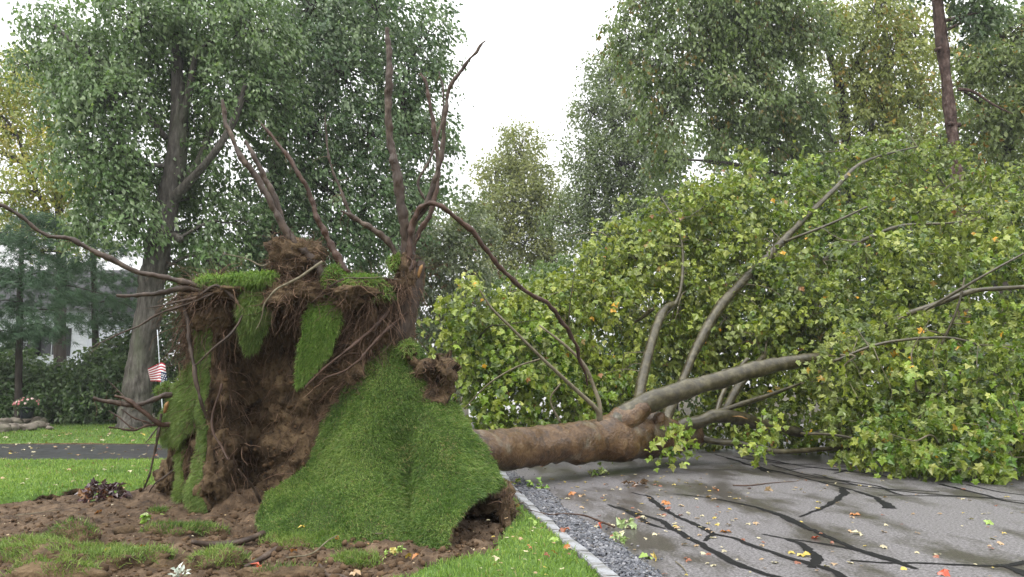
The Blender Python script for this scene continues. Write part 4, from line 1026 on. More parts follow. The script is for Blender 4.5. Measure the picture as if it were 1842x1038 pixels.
for q, b in enumerate(big):
    o = bpy.data.objects.new('leaf', lm[q % 6]); COL.objects.link(o)
    s = size[b]
    mt = Matrix(((S_[b][0] * s, D_[b][0] * s, N_[b][0] * s, P[b][0]), (S_[b][1] * s, D_[b][1] * s, N_[b][1] * s, P[b][1]), (S_[b][2] * s, D_[b][2] * s, N_[b][2] * s, P[b][2]), (0, 0, 0, 1)))
    under(o, FT); o.matrix_basis = mt
# twigs carrying the leaves: from the nearest limb to the spray
LPt = np.concatenate([q[0] for q in LIMBS])
acc = Acc()
for q in np.nonzero(fr.random(len(sc)) < 0.22)[0]:
    b = sc[q]
    if b[2] < 0.1: continue
    d2 = ((LPt - b) ** 2).sum(-1); a = LPt[np.argmin(d2)]
    if d2.min() > 1.1 ** 2: a = LB[li[q], :3] + fr.normal(0, 0.2, 3)
    e = b + ax[q] * 0.35
    dd = np.linalg.norm(b - a)
    path = catmull([a, (a + b) / 2 + fr.normal(0, 0.10 * dd + 0.02, 3) + [0, 0, 0.10 * dd], b, e], 9)
    if path[:, 2].min() < 0.03: continue
    V, F, c = tube(path, np.linspace(0.006 + 0.005 * dd, 0.003, 9), 4, cap=False); acc.add(V, F)
for q in fr.permutation(np.nonzero((sc[:, 1] < LB[li, 1]) & (sc[:, 2] > 0.5))[0])[:70]:      # slender branches that show among the leaves
    a = LB[li[q], :3]; b = sc[q] + (sc[q] - a) * 0.35; d = np.linalg.norm(b - a)
    e = b + unit(b - a + fr.normal(0, 0.3, 3) * d) * fr.uniform(0.3, 0.8)
    if min(b[2], e[2]) < 0.15: continue
    o, _, _ = tube_obj('branch', [a, (a + b) / 2 + fr.normal(0, 0.12, 3) + [0, -0.1, 0.12], b, e], [0.022, 0.016, 0.011, 0.005], M['bark_limb' if fr.random() < 0.4 else 'twig'], FT, n=16, seg=6, wob=0.1, seed=int(q))
tw = acc.build('twigs', M['twig']); tag(tw, kind='stuff'); ft_part(tw)

# ---- soil mass of the root plate
rows = [(500, 352, 728), (520, 336, 745), (560, 330, 742), (600, 334, 740), (650, 345, 752), (700, 350, 775), (750, 352, 805), (800, 354, 845), (850, 352, 880), (890, 352, 905), (925, 354, 915)]
ctrl = [(335, 520, 9.9), (340, 600, 10.1), (350, 700, 10.1), (356, 800, 9.95), (358, 900, 9.75), (395, 505, 9.7), (392, 600, 9.65), (392, 700, 9.6), (390, 800, 9.5), (385, 890, 9.5), (415, 640, 9.9), (412, 760, 9.9), (410, 850, 9.9),
        (445, 560, 9.98), (450, 650, 10.12), (434, 750, 10.3), (430, 850, 10.4), (500, 600, 10.0), (520, 700, 9.9), (520, 800, 9.8), (520, 880, 9.75), (480, 540, 9.85), (470, 900, 9.9),
        (440, 505, 9.7), (520, 500, 9.55), (600, 520, 9.4), (560, 560, 9.7), (580, 650, 9.85), (565, 750, 9.85), (600, 600, 9.6), (650, 560, 9.35), (715, 540, 9.4), (738, 620, 9.6), (650, 640, 9.35), (610, 680, 9.5),
        (650, 750, 9.5), (700, 850, 9.3), (780, 730, 9.8), (800, 800, 9.5), (870, 880, 9.3), (700, 920, 9.2), (900, 905, 9.2), (600, 850, 9.7), (600, 920, 9.5)]
Pg, Ng, _, _ = sheet(rows, ctrl, 120, 110, 6, 0.05, 2.6, 51, 0.002)
rid = np.abs(fbm(Pg * [1, 1, 0.35], 7, 3, 61))
Pg = Pg + Ng * (0.13 * rid + 0.055 * fbm(Pg, 6, 4, 62, 0.6))[..., None]
# back of the plate bulges away from the viewer
nv, nu = Pg.shape[:2]
u = np.linspace(-1, 1, nu)[None]; v = np.linspace(-1, 1, nv)[:, None]
thick = 0.25 + 1.15 * np.sqrt(np.clip(1 - u ** 2, 0, 1)) * np.sqrt(np.clip(1 - np.clip(-v, 0, 1) ** 2, 0, 1))
V, F, mi = solid_grid(Pg, np.broadcast_to(np.array([0, -1.0, 0]), Pg.shape), thick)
soil_mass = mk('soil_mass', V, F, M['soil']); ft_part(soil_mass)

def soil_piece(name, rows, ctrl, th, seed, nu=40, nv=40, rough=0.05):
    P, N, X, Y = sheet(rows, ctrl, nu, nv, 6, rough, 5, seed, 0.002)
    V, F, mi = solid_grid(P, N, th)
    o = mk(name, V, F, M['soil']); ft_part(o); return P, N
def soil_lump(name, x, y, Y, rx, ry, rz, seed, rough=0.22):
    V0 = []; nl, ns = 44, 64
    th = np.linspace(0.02, np.pi - 0.02, nl)[:, None]; ph = np.linspace(0, 2 * np.pi, ns, endpoint=False)[None]
    D = np.stack([np.sin(th) * np.cos(ph), np.sin(th) * np.sin(ph), np.cos(th) + 0 * ph], -1)
    r = 1 + rough * 1.5 * fbm(D + seed, 1.5, 5, seed, 0.62)
    V = W(x, y, Y) + D * r[..., None] * np.array([rx, ry, rz])
    i = np.arange(nl - 1)[:, None] * ns; j = np.arange(ns)[None]; k = (j + 1) % ns
    F = np.stack([i + j, i + ns + j, i + ns + k, i + k], -1).reshape(-1, 4)
    o = mk(name, V.reshape(-1, 3), F, M['soil']); ft_part(o)
    return V, D
lump1, lD1 = soil_lump('soil_clump', 395, 527, 9.75, 0.46, 0.5, 0.17, 1)
lump2, lD2 = soil_lump('soil_clump', 534, 478, 9.55, 0.39, 0.34, 0.30, 2, 0.28)
lump2b, lD2b = soil_lump('soil_clump', 545, 528, 9.5, 0.42, 0.35, 0.24, 3)
lump3, lD3 = soil_lump('soil_clump', 655, 535, 9.4, 0.42, 0.38, 0.16, 4)
lump4, lD4 = soil_lump('soil_clump', 735, 500, 9.5, 0.16, 0.2, 0.28, 5)
lump5, lD5 = soil_lump('soil_clump', 388, 868, 9.55, 0.20, 0.24, 0.36, 6, 0.34)
lump6, lD6 = soil_lump('soil_clump', 388, 560, 9.75, 0.30, 0.30, 0.30, 7)
# leaning soil columns at the left end
soil_lump('soil_column', 341, 832, 10.25, 0.13, 0.2, 0.52, 12, 0.26)
soil_lump('soil_column', 318, 838, 10.75, 0.12, 0.2, 0.40, 13, 0.26)
soil_lump('soil_column', 302, 862, 10.85, 0.16, 0.2, 0.26, 14, 0.26)
# curled clod low on the front slope and the dark pocket under it
pk, pkN = soil_piece('soil_clump', [(644, 772, 808), (655, 750, 815), (670, 738, 818), (690, 733, 816), (708, 727, 806), (724, 725, 795)],
                     [(790, 644, 9.3), (745, 660, 9.3), (812, 658, 9.25), (785, 656, 9.02), (808, 668, 9.0), (760, 668, 9.1), (762, 684, 9.27), (790, 682, 9.22), (740, 690, 9.25), (815, 692, 9.1), (730, 720, 9.12), (795, 722, 9.1), (765, 708, 9.14)], 0.10, 73, 60, 54, 0.06)
hole, holeN = soil_piece('soil_pocket', [(868, 850, 908), (900, 832, 915), (930, 820, 914), (960, 812, 905), (1000, 806, 890)], [(870, 875, 9.3), (905, 880, 9.2), (840, 910, 9.3), (910, 920, 9.1), (875, 925, 9.6), (865, 955, 9.5), (820, 960, 9.0), (900, 960, 9.1), (815, 998, 8.8), (885, 998, 8.9)], 0.12, 74, 50, 50, 0.08)
lump7, lD7 = soil_lump('soil_clump', 912, 925, 8.75, 0.075, 0.16, 0.24, 15, 0.30)

# ---- pieces of sod: slab with thatch on top, soil behind, and its own grass
def sod(rows, ctrl, n, seed, th=0.07, nu=36, nv=44, lay=(0.1, -0.2, -0.7), L=(0.05, 0.10), pal=SOD, edge=4, hole_poly=None, rough=0.03, wd=0.0065, stiff=0.55, bright=1.0, rscale=3.0, name='sod_flap', spread=0.42):
    P, N, X, Y = sheet(rows, ctrl, nu, nv, edge, rough, rscale, seed, 0.002)
    msk = np.ones((nv - 1, nu - 1), bool)
    if hole_poly is not None:
        q = np.stack([X * 0.03, Y * 0.03, 0 * X], -1)
        msk &= ~inpoly((X + 5 * fbm(q, 1, 3, 5))[:-1, :-1], (Y + 5 * fbm(q, 1, 3, 6))[:-1, :-1], hole_poly)
    V, F, mi = solid_grid(P, N, th, msk)
    o = mk(name, V, F, [M['thatch'], M['soil']], midx=mi); ft_part(o)
    p, nn = sample_grid(P, N, n, fr, msk)
    cl = 0.25 * np.stack([vnoise(p, 2.5, seed), vnoise(p, 2.5, seed + 1), vnoise(p, 2.5, seed + 2)], -1)
    hgt = fr.uniform(*L, n) * (1 + 0.35 * fbm(p, 4.0, 2, seed + 9))
    v, f = blades(p, nn, hgt, wd, np.asarray(lay) + cl, fr, stiff, 0.5, spread)
    c = grass_cols(n, p, fr, pal, 1.6, seed) * bright
    g = mk('grass', v, f, M['grass'], smooth=False, col=np.repeat(c, 5, 0)); tag(g, kind='stuff'); under(g, o)
    return P, N

BRIGHT = [(0.069, 0.144, 0.022), (0.121, 0.224, 0.034), (0.190, 0.310, 0.054), (0.270, 0.380, 0.090)]
PALE = [(0.081, 0.134, 0.031), (0.132, 0.207, 0.046), (0.201, 0.286, 0.077), (0.287, 0.358, 0.121)]
hole_poly = [(786, 1010), (802, 975), (818, 942), (838, 910), (864, 884), (900, 872), (925, 880), (945, 920), (945, 1010)]
bigP, bigN = sod([(608, 705, 735), (622, 668, 745), (645, 656, 760), (680, 634, 784), (720, 611, 812), (760, 590, 840), (800, 573, 868), (840, 548, 890), (865, 522, 903), (890, 482, 917), (915, 470, 926), (945, 468, 926), (970, 474, 905), (990, 500, 870)],
    [(705, 610, 9.45), (740, 612, 9.55), (668, 640, 9.3), (755, 645, 9.5), (715, 660, 9.2), (640, 690, 9.3), (780, 690, 9.4), (700, 720, 9.0), (610, 730, 9.4), (812, 725, 9.35), (760, 730, 9.1), (590, 790, 9.35), (660, 790, 8.8), (728, 770, 8.95), (742, 780, 8.98), (757, 780, 8.75), (790, 790, 8.7), (860, 790, 9.2),
     (560, 850, 9.2), (640, 850, 8.55), (700, 850, 8.6), (724, 850, 8.72), (741, 850, 8.86), (755, 850, 8.5), (785, 850, 8.35), (840, 850, 8.55), (892, 845, 9.1), (500, 885, 9.1), (560, 890, 8.6), (640, 890, 8.25), (722, 900, 8.4), (742, 900, 8.6), (757, 900, 8.15), (790, 900, 7.98), (850, 890, 8.2), (905, 888, 8.8), (475, 930, 8.65), (560, 930, 8.1), (640, 930, 7.95), (722, 940, 8.05), (742, 940, 8.28), (758, 940, 7.8), (780, 940, 7.65), (820, 930, 7.65), (500, 960, 8.0), (560, 965, 7.75), (640, 965, 7.7), (740, 975, 7.75), (790, 985, 7.35), (850, 985, 7.4)],
    125000, 31, 0.09, 115, 105, (0.38, -0.1, -0.8), (0.035, 0.088), SOD, 7, hole_poly, 0.06, 0.0064, 0.55, 1.0, 1.6)
sod([(496, 448, 492), (530, 438, 487), (560, 433, 485), (590, 432, 482), (615, 437, 470), (634, 444, 455)], [(448, 496, 9.5), (490, 496, 9.5), (440, 560, 9.35), (485, 560, 9.4), (460, 560, 9.3), (445, 630, 9.5), (460, 630, 9.5)], 9000, 32, 0.07, 26, 40, (0.0, -0.2, -0.7), (0.06, 0.11), PALE)
sod([(516, 594, 617), (545, 556, 615), (580, 546, 611), (610, 540, 604), (640, 536, 590), (665, 535, 568), (694, 536, 545)], [(594, 516, 9.35), (616, 516, 9.3), (550, 560, 9.3), (612, 570, 9.2), (580, 580, 9.15), (540, 620, 9.3), (600, 625, 9.2), (537, 690, 9.45), (560, 670, 9.35)], 12000, 33, 0.07, 30, 46, (0.15, -0.2, -0.7), (0.055, 0.10), BRIGHT)
sod([(645, 348, 366), (670, 330, 370), (700, 314, 372), (730, 302, 372), (760, 293, 368), (780, 292, 340), (800, 296, 318)], [(350, 650, 10.0), (368, 650, 9.95), (320, 700, 9.95), (370, 700, 9.75), (345, 720, 9.7), (300, 750, 10.1), (366, 755, 9.75), (330, 760, 9.75), (295, 795, 10.2), (318, 795, 10.0)], 13000, 34, 0.10, 34, 44, (-0.35, -0.2, -0.6), (0.07, 0.12), PALE)
sod([(565, 366, 380), (600, 356, 380), (640, 350, 378), (680, 350, 378), (720, 356, 376)], [(366, 565, 9.7), (380, 565, 9.62), (352, 640, 9.68), (378, 640, 9.55), (352, 715, 9.65), (378, 715, 9.55)], 6000, 35, 0.08, 16, 40, (-0.4, -0.1, -0.6), (0.06, 0.10), PALE)
sod([(715, 362, 374), (760, 360, 374), (800, 354, 372), (860, 341, 368), (900, 338, 366), (920, 348, 374)], [(362, 715, 9.6), (374, 715, 9.5), (360, 780, 9.55), (374, 780, 9.45), (340, 870, 9.5), (368, 870, 9.35), (345, 918, 9.4), (374, 918, 9.3)], 7000, 36, 0.08, 18, 44, (-0.4, -0.1, -0.6), (0.05, 0.085), PALE)
sod([(785, 325, 333), (850, 319, 331), (897, 317, 330)], [(325, 785, 10.2), (333, 785, 10.1), (319, 850, 10.1), (331, 850, 9.98), (317, 897, 9.95), (330, 897, 9.9)], 2500, 37, 0.06, 10, 30, (-0.4, -0.1, -0.5), (0.05, 0.08), PALE)
# sod along the top, seen almost edge-on
def sod_flat(A, B, back, n, seed, nu=40, nv=14, th=0.06, L=(0.07, 0.13), pal=BRIGHT):
    a, b = W(*A), W(*B)
    u = np.linspace(0, 1, nu)[None, :, None]; v = np.linspace(0, 1, nv)[:, None, None]
    P = a * (1 - u) + b * u + np.array([0.05, back, 0.0]) * v
    P = P + np.array([0, 0, 1.0]) * (0.05 * fbm(P, 2.2, 3, seed))[..., None]
    N = grid_normals(P); N = N * np.sign(N[..., 2:3])
    V, F, mi = solid_grid(P, N, th)
    o = mk('sod_flap', V, F, [M['thatch'], M['soil']], midx=mi); ft_part(o)
    p, nn = sample_grid(P, N, n, fr)
    v_, f = blades(p, nn, fr.uniform(*L, n), 0.0075, np.array([0.1, -0.45, -0.1]) + 0 * p, fr, 0.8, 0.5, 0.5)
    m = n // 3; ue = fr.random(m)[:, None]; q = a * (1 - ue) + b * ue + fr.normal(0, 0.03, (m, 3)) + [0, 0.02, 0.0]      # overhanging fringe
    v2, f2 = blades(q, np.tile([0, -0.8, 0.5], (m, 1)), fr.uniform(0.08, 0.17, m), 0.0075, np.tile([0.05, -0.2, -0.7], (m, 1)), fr, 0.6, 0.8, 0.4)
    p = np.vstack([p, q]); v_ = np.vstack([v_, v2]); f = np.vstack([f, f2 + 5 * n]); n = n + m
    g = mk('grass', v_, f, M['grass'], smooth=False, col=np.repeat(grass_cols(n, p, fr, pal, 2, seed), 5, 0)); tag(g, kind='stuff'); under(g, o)
sod_flat((358, 508, 9.38), (494, 498, 9.30), 1.2, 14000, 38, th=0.04)
sod_flat((588, 512, 9.4), (700, 522, 9.4), 0.9, 6000, 39)
def tuft(x, y, Y, rx, ry, rz, n, seed, L=(0.07, 0.14), pal=BRIGHT, soilbase=True, lay=(0.05, -0.2, -0.5), stiff=0.5, minz=-0.35):
    V, D = soil_lump('sod_clump', x, y, Y, rx, ry, rz, seed, 0.18)
    nl, ns = V.shape[:2]
    c = fr.integers(0, nl * ns, n); p = V.reshape(-1, 3)[c] + fr.normal(0, 0.008, (n, 3)); d = D.reshape(-1, 3)[c]
    k = d[:, 2] > minz + 0.2 * fr.normal(0, 1, n); p, d = p[k], d[k]; n = len(p)
    v, f = blades(p, d, fr.uniform(*L, n) * 0.85, 0.0075, np.tile(lay, (n, 1)), fr, stiff, 0.6, 0.42)
    g = mk('grass', v, f, M['grass'], smooth=False, col=np.repeat(grass_cols(n, p, fr, pal, 2, seed), 5, 0)); tag(g, kind='stuff')
    under(g, [o for o in FT.children if o.name.startswith('sod_clump')][-1])
tuft(600, 505, 9.35, 0.10, 0.15, 0.17, 2600, 21)
tuft(655, 515, 9.3, 0.30, 0.24, 0.13, 5200, 22, pal=BRIGHT)
tuft(690, 535, 9.25, 0.12, 0.14, 0.07, 1500, 26, pal=SOD)
tuft(714, 476, 9.45, 0.09, 0.12, 0.10, 1800, 23)
tuft(298, 703, 10.1, 0.09, 0.10, 0.07, 1400, 24, pal=PALE)
tuft(735, 632, 9.3, 0.10, 0.14, 0.10, 1500, 25, pal=SOD)

# ---- roots
def root(pts, mat='root', seed=0, seg=9, name='root', jit=0.028):
    p = W(*np.array([q[:3] for q in pts], float).T); k = 0.62 if len(pts) == 12 else 0.76
    rad = [q[3] * mpp(q[2]) * k for q in pts]
    o, P, R = tube_obj(name, p, rad, M[mat], FT, n=len(pts) * 14, seg=seg, wob=0.42, wscale=13, seed=seed, jit=jit)
    ROOT_PATHS.append((P, R))
ROOT_PATHS = []
roots = [
    ([(728, 520, 9.5, 13), (731, 440, 9.5, 12), (722, 370, 9.45, 11.5), (713, 310, 9.4, 11), (701, 250, 9.4, 9.5), (698, 190, 9.35, 9), (700, 140, 9.3, 8.5), (697, 90, 9.3, 7.5), (697, 52, 9.3, 5.5)], 'root'),
    ([(742, 490, 9.45, 9), (741, 410, 9.4, 8), (765, 372, 9.35, 7), (786, 310, 9.3, 6), (797, 250, 9.25, 5.5), (801, 200, 9.2, 5), (808, 160, 9.2, 4.5), (832, 120, 9.15, 4), (858, 90, 9.1, 3.5), (876, 73, 9.1, 1)], 'root'),
    ([(735, 480, 9.55, 8), (748, 430, 9.6, 7), (775, 380, 9.6, 6.5), (789, 315, 9.65, 6), (786, 260, 9.7, 5.5), (776, 200, 9.7, 5), (766, 155, 9.7, 4.5), (758, 130, 9.7, 2)], 'root_red'),
    ([(770, 370, 9.6, 3), (752, 330, 9.6, 3.5), (775, 285, 9.6, 3), (797, 200, 9.65, 2.5), (792, 130, 9.7, 1.5)], 'root'),
    ([(735, 470, 9.4, 9), (740, 410, 9.35, 8.5), (752, 378, 9.3, 8), (774, 366, 9.25, 7.5), (800, 376, 9.3, 7), (850, 420, 9.6, 7), (900, 480, 9.9, 6.5), (940, 520, 10.2, 6.5), (985, 545, 10.6, 6), (1018, 590, 11, 6), (1040, 635, 11.4, 5), (1058, 690, 11.8, 3)], 'root_red'),
    ([(590, 505, 9.35, 11), (560, 465, 9.3, 10), (520, 425, 9.25, 9.5), (492, 375, 9.2, 8), (458, 315, 9.15, 7), (430, 275, 9.1, 6.5), (412, 235, 9.1, 5.5), (404, 205, 9.1, 5), (402, 178, 9.1, 4)], 'root'),
    ([(535, 460, 9.5, 9), (512, 410, 9.5, 8.5), (494, 355, 9.45, 7.5), (465, 300, 9.4, 6.5), (442, 252, 9.4, 4)], 'root'),
    ([(624, 492, 9.4, 9), (592, 435, 9.4, 8), (572, 392, 9.35, 7), (560, 355, 9.35, 6), (535, 310, 9.3, 5.5), (505, 265, 9.3, 5), (486, 238, 9.3, 4), (470, 224, 9.3, 2)], 'root_red'),
    ([(716, 465, 9.45, 7), (694, 432, 9.4, 8), (665, 410, 9.35, 7), (638, 394, 9.3, 6), (612, 378, 9.25, 3)], 'root'),
    ([(632, 388, 9.3, 4), (618, 355, 9.3, 3.5), (600, 310, 9.3, 3), (588, 260, 9.3, 2.5), (585, 205, 9.3, 1)], 'root'),
    ([(400, 530, 9.4, 7), (348, 512, 9.3, 7), (300, 500, 9.2, 7), (240, 486, 9.1, 6.5), (185, 458, 9, 6.5), (130, 433, 8.9, 6), (80, 420, 8.8, 5.5), (40, 394, 8.7, 5), (0, 370, 8.6, 4.5), (-60, 340, 8.5, 4)], 'root'),
    ([(390, 530, 9.4, 8), (340, 519, 9.3, 7.5), (300, 524, 9.3, 6.5), (255, 529, 9.3, 5.5), (212, 531, 9.3, 4)], 'root'),
    ([(430, 545, 9.3, 4), (390, 515, 9.2, 4), (350, 535, 9.2, 3.5), (300, 548, 9.2, 2), (270, 552, 9.2, 1.2)], 'root'),
    ([(400, 520, 9.25, 3), (360, 538, 9.2, 3), (300, 560, 9.2, 2.5), (240, 590, 9.2, 2), (190, 612, 9.2, 1.5), (160, 634, 9.2, 1)], 'root'),
    ([(310, 710, 9.9, 6), (285, 714, 9.8, 6), (245, 727, 9.7, 5.5), (205, 724, 9.6, 5), (165, 716, 9.5, 4)], 'root'),
    ([(305, 765, 9.9, 6), (284, 762, 9.8, 6), (255, 738, 9.7, 5), (228, 718, 9.65, 4.5), (205, 710, 9.6, 3)], 'root_red'),
    ([(310, 762, 9.9, 5), (270, 765, 9.8, 3.5), (240, 773, 9.7, 3), (215, 768, 9.6, 2.5), (195, 766, 9.5, 1.5)], 'root_red'),
    ([(240, 772, 9.7, 2), (220, 755, 9.7, 1.8), (195, 738, 9.7, 1.2)], 'root_red'), ([(270, 762, 9.8, 2), (240, 750, 9.75, 1.6), (215, 735, 9.7, 1)], 'root_red'),
    ([(225, 716, 9.65, 2), (208, 698, 9.65, 1.5), (192, 680, 9.6, 0.8)], 'root'), ([(283, 770, 9.8, 1.8), (268, 790, 9.7, 1.4), (262, 797, 9.7, 0.8)], 'root'),
    ([(290, 745, 9.85, 4), (285, 780, 9.8, 3.5), (276, 820, 9.8, 3), (268, 860, 9.8, 2.5), (258, 884, 9.8, 2)], 'root'),
    ([(330, 830, 10.2, 2), (300, 855, 10.1, 2), (280, 870, 10.1, 2), (268, 884, 10.1, 1.5)], 'root'),
    ([(332, 545, 9.5, 5), (340, 600, 9.4, 5), (346, 650, 9.35, 4.5), (360, 710, 9.3, 4.5), (372, 750, 9.4, 4)], 'root'),
    ([(440, 560, 9.3, 3), (415, 600, 9.2, 3), (380, 630, 9.15, 2.5), (352, 660, 9.2, 2)], 'root'),
    ([(470, 905, 9.3, 4), (452, 875, 9.1, 3), (428, 845, 8.9, 2)], 'root'),
    ([(745, 470, 9.4, 6), (720, 520, 9.3, 5.5), (690, 570, 9.2, 5), (650, 610, 9.15, 4), (600, 650, 9.1, 3), (550, 700, 9.2, 2)], 'root_red'),
    ([(735, 560, 9.35, 4), (700, 590, 9.2, 4), (660, 630, 9.1, 3.5), (640, 655, 9.1, 3), (570, 690, 9.15, 2)], 'root_red'),
    ([(490, 470, 9.4, 3), (470, 478, 9.35, 2), (430, 462, 9.3, 1.5), (400, 458, 9.3, 1)], 'twig'),
    ([(580, 470, 9.15, 3), (540, 498, 9.1, 3), (500, 520, 9.1, 2.5), (480, 545, 9.1, 2), (460, 590, 9.1, 1)], 'twig'),
    ([(560, 545, 9.2, 2), (610, 505, 9.1, 1.8), (650, 500, 9.05, 1.6), (720, 503, 9.1, 1)], 'root'),
    ([(400, 690, 9.4, 3), (380, 760, 9.35, 3), (395, 800, 9.3, 2.5), (412, 828, 9.2, 2)], 'root_red'),
]
for i, (pts, mt) in enumerate(roots): root(pts, mt, 400 + i)
# the splintered stump of the thickest root
tube_obj('root_stump', W(*np.array([(705, 640, 9.55), (722, 580, 9.5), (738, 520, 9.5), (752, 485, 9.5), (758, 470, 9.5)], float).T), [0.20, 0.19, 0.15, 0.09, 0.05], M['root'], FT, n=40, seg=16, wob=0.25, wscale=5, seed=9)
tube_obj('split_wood', W(*np.array([(752, 500, 9.42), (757, 482, 9.40), (760, 476, 9.42)], float).T), [0.02, 0.03, 0.004], M['wood_split'], FT, n=8, seg=6, wob=0.3)
tube_obj('split_wood', W(*np.array([(296, 742, 9.75), (300, 728, 9.7), (303, 722, 9.7)], float).T), [0.02, 0.03, 0.004], M['wood_split'], FT, n=8, seg=6, wob=0.3)

cq, cn = sample_grid(Pg, Ng, 2600, fr)
cq = cq + cn * 0.004; cz = np.clip(fr.lognormal(-4.35, 0.5, len(cq)), 0.006, 0.045)
o = pebbles('soil_crumbs', cq, cz, M['crumb'], np.array([0.085, 0.053, 0.029]) * fr.uniform(0.45, 1.6, (len(cq), 1)), fr, 0.8); tag(o, kind='stuff'); ft_part(o)
# ---- hanging rootlets
acc = Acc()
def rootlet(p, d, L, r, k=5, curl=0.5, grav=0.5):
    q = [p]; d = unit(d)
    for _ in range(k):
        d = unit(d + fr.normal(0, curl * 0.5, 3) + np.array([0, 0, -grav * 0.3])); q.append(q[-1] + d * L / k)
    P = np.array(q); V, F, c = tube(P, np.linspace(r, r * 0.35, len(P)), 3, cap=False)
    tone = fr.random()
    c = (np.array([0.04, 0.026, 0.018]) * (1 - tone ** 1.4) + np.array([0.22, 0.140, 0.095]) * tone ** 1.4) * fr.uniform(0.7, 1.3)
    acc.add(V, F, c)
def from_grid(Pg, Ng, n, L, sel, dirf, r=(0.0015, 0.0045), **k):
    nv, nu = Pg.shape[:2]; c = 0
    while c < n:
        i, j = fr.integers(0, nv), fr.integers(0, nu)
        if not sel(i / nv, j / nu): continue
        rootlet(Pg[i, j] + Ng[i, j] * 0.01, dirf(Ng[i, j]), fr.uniform(*L), fr.uniform(*r) if fr.random() < 0.85 else fr.uniform(0.005, 0.009), **k); c += 1
dn = np.array([0, 0, -1.0])
from_grid(Pg, Ng, 900, (0.15, 0.65), lambda v, u: v < 0.32, lambda n: n * 0.5 + dn + fr.normal(0, 0.3, 3), grav=0.7)
from_grid(Pg, Ng, 800, (0.1, 0.5), lambda v, u: u < 0.17, lambda n: n * 0.6 + dn * 0.8 + fr.normal(0, 0.5, 3), grav=0.6)
from_grid(Pg, Ng, 1500, (0.1, 0.5), lambda v, u: v < 0.5 and u > 0.55, lambda n: n * 0.5 + np.array([-0.4, 0, -0.6]) + fr.normal(0, 0.6, 3), curl=0.9, grav=0.4)
from_grid(Pg, Ng, 420, (0.05, 0.3), lambda v, u: 0.4 < v < 0.95 and 0.15 < u < 0.55, lambda n: n * 0.6 + dn * 0.7 + fr.normal(0, 0.5, 3))
def from_lump(V, D, n, L, mix=(0.7, 0.5, 0.6), **k):
    f = V.reshape(-1, 3); d = D.reshape(-1, 3)
    for _ in range(n):
        c = fr.integers(0, len(f))
        if d[c, 1] > 0.4: continue
        rootlet(f[c], d[c] * mix[0] + dn * mix[1] + fr.normal(0, mix[2], 3), fr.uniform(*L), fr.uniform(0.0015, 0.005) if fr.random() < 0.9 else 0.008, **k)
from_lump(lump1, lD1, 700, (0.1, 0.55)); from_lump(lump2, lD2, 900, (0.08, 0.35), curl=0.9); from_lump(lump2b, lD2b, 1000, (0.1, 0.5), curl=0.8)
from_lump(lump7, lD7, 160, (0.05, 0.22)); from_lump(lump3, lD3, 600, (0.1, 0.45)); from_lump(lump4, lD4, 300, (0.1, 0.35)); from_lump(lump5, lD5, 180, (0.04, 0.16)); from_lump(lump6, lD6, 300, (0.2, 0.8), grav=0.9)
from_grid(pk, pkN, 330, (0.06, 0.2), lambda v, u: True, lambda n: n * 0.7 + fr.normal(0, 0.7, 3), curl=0.9)
from_grid(hole, holeN, 260, (0.1, 0.4), lambda v, u: v < 0.6, lambda n: n * 0.3 + dn + fr.normal(0, 0.3, 3), grav=0.9)
for (P_, R_) in ROOT_PATHS:                                  # fine side roots along every root
    L_ = np.linalg.norm(np.diff(P_, axis=0), axis=1).sum()
    for _ in range(int(5 + L_ * 7)):
        k = fr.integers(0, len(P_)); d = fr.normal(0, 1, 3)
        rootlet(P_[k], d + [0, 0, -0.3], fr.uniform(0.04, 0.28), min(0.0035, R_[k] * 0.5), grav=0.15, curl=0.6)
# fringe of torn fibres along sod edges
e = bigP[:45, 0]
for _ in range(260):
    k = fr.integers(0, len(e)); rootlet(e[k], np.array([-0.8, -0.2, -0.3]) + fr.normal(0, 0.5, 3), fr.uniform(0.05, 0.3), fr.uniform(0.0015, 0.004))
for _ in range(160):                                         # long strands over the shelf at the left
    k = fr.integers(0, lump1.reshape(-1, 3).shape[0]); q = lump1.reshape(-1, 3)[k]
    rootlet(q, np.array([-1.0, -0.3, -0.1]) + fr.normal(0, 0.35, 3), fr.uniform(0.2, 0.7), fr.uniform(0.002, 0.005), grav=0.35)
rl = acc.build('rootlets', M['rootlet']); tag(rl, kind='stuff'); ft_part(rl)

# ================================================================== SMALL THINGS ON THE TORN GROUND
kr = np.random.default_rng(77)

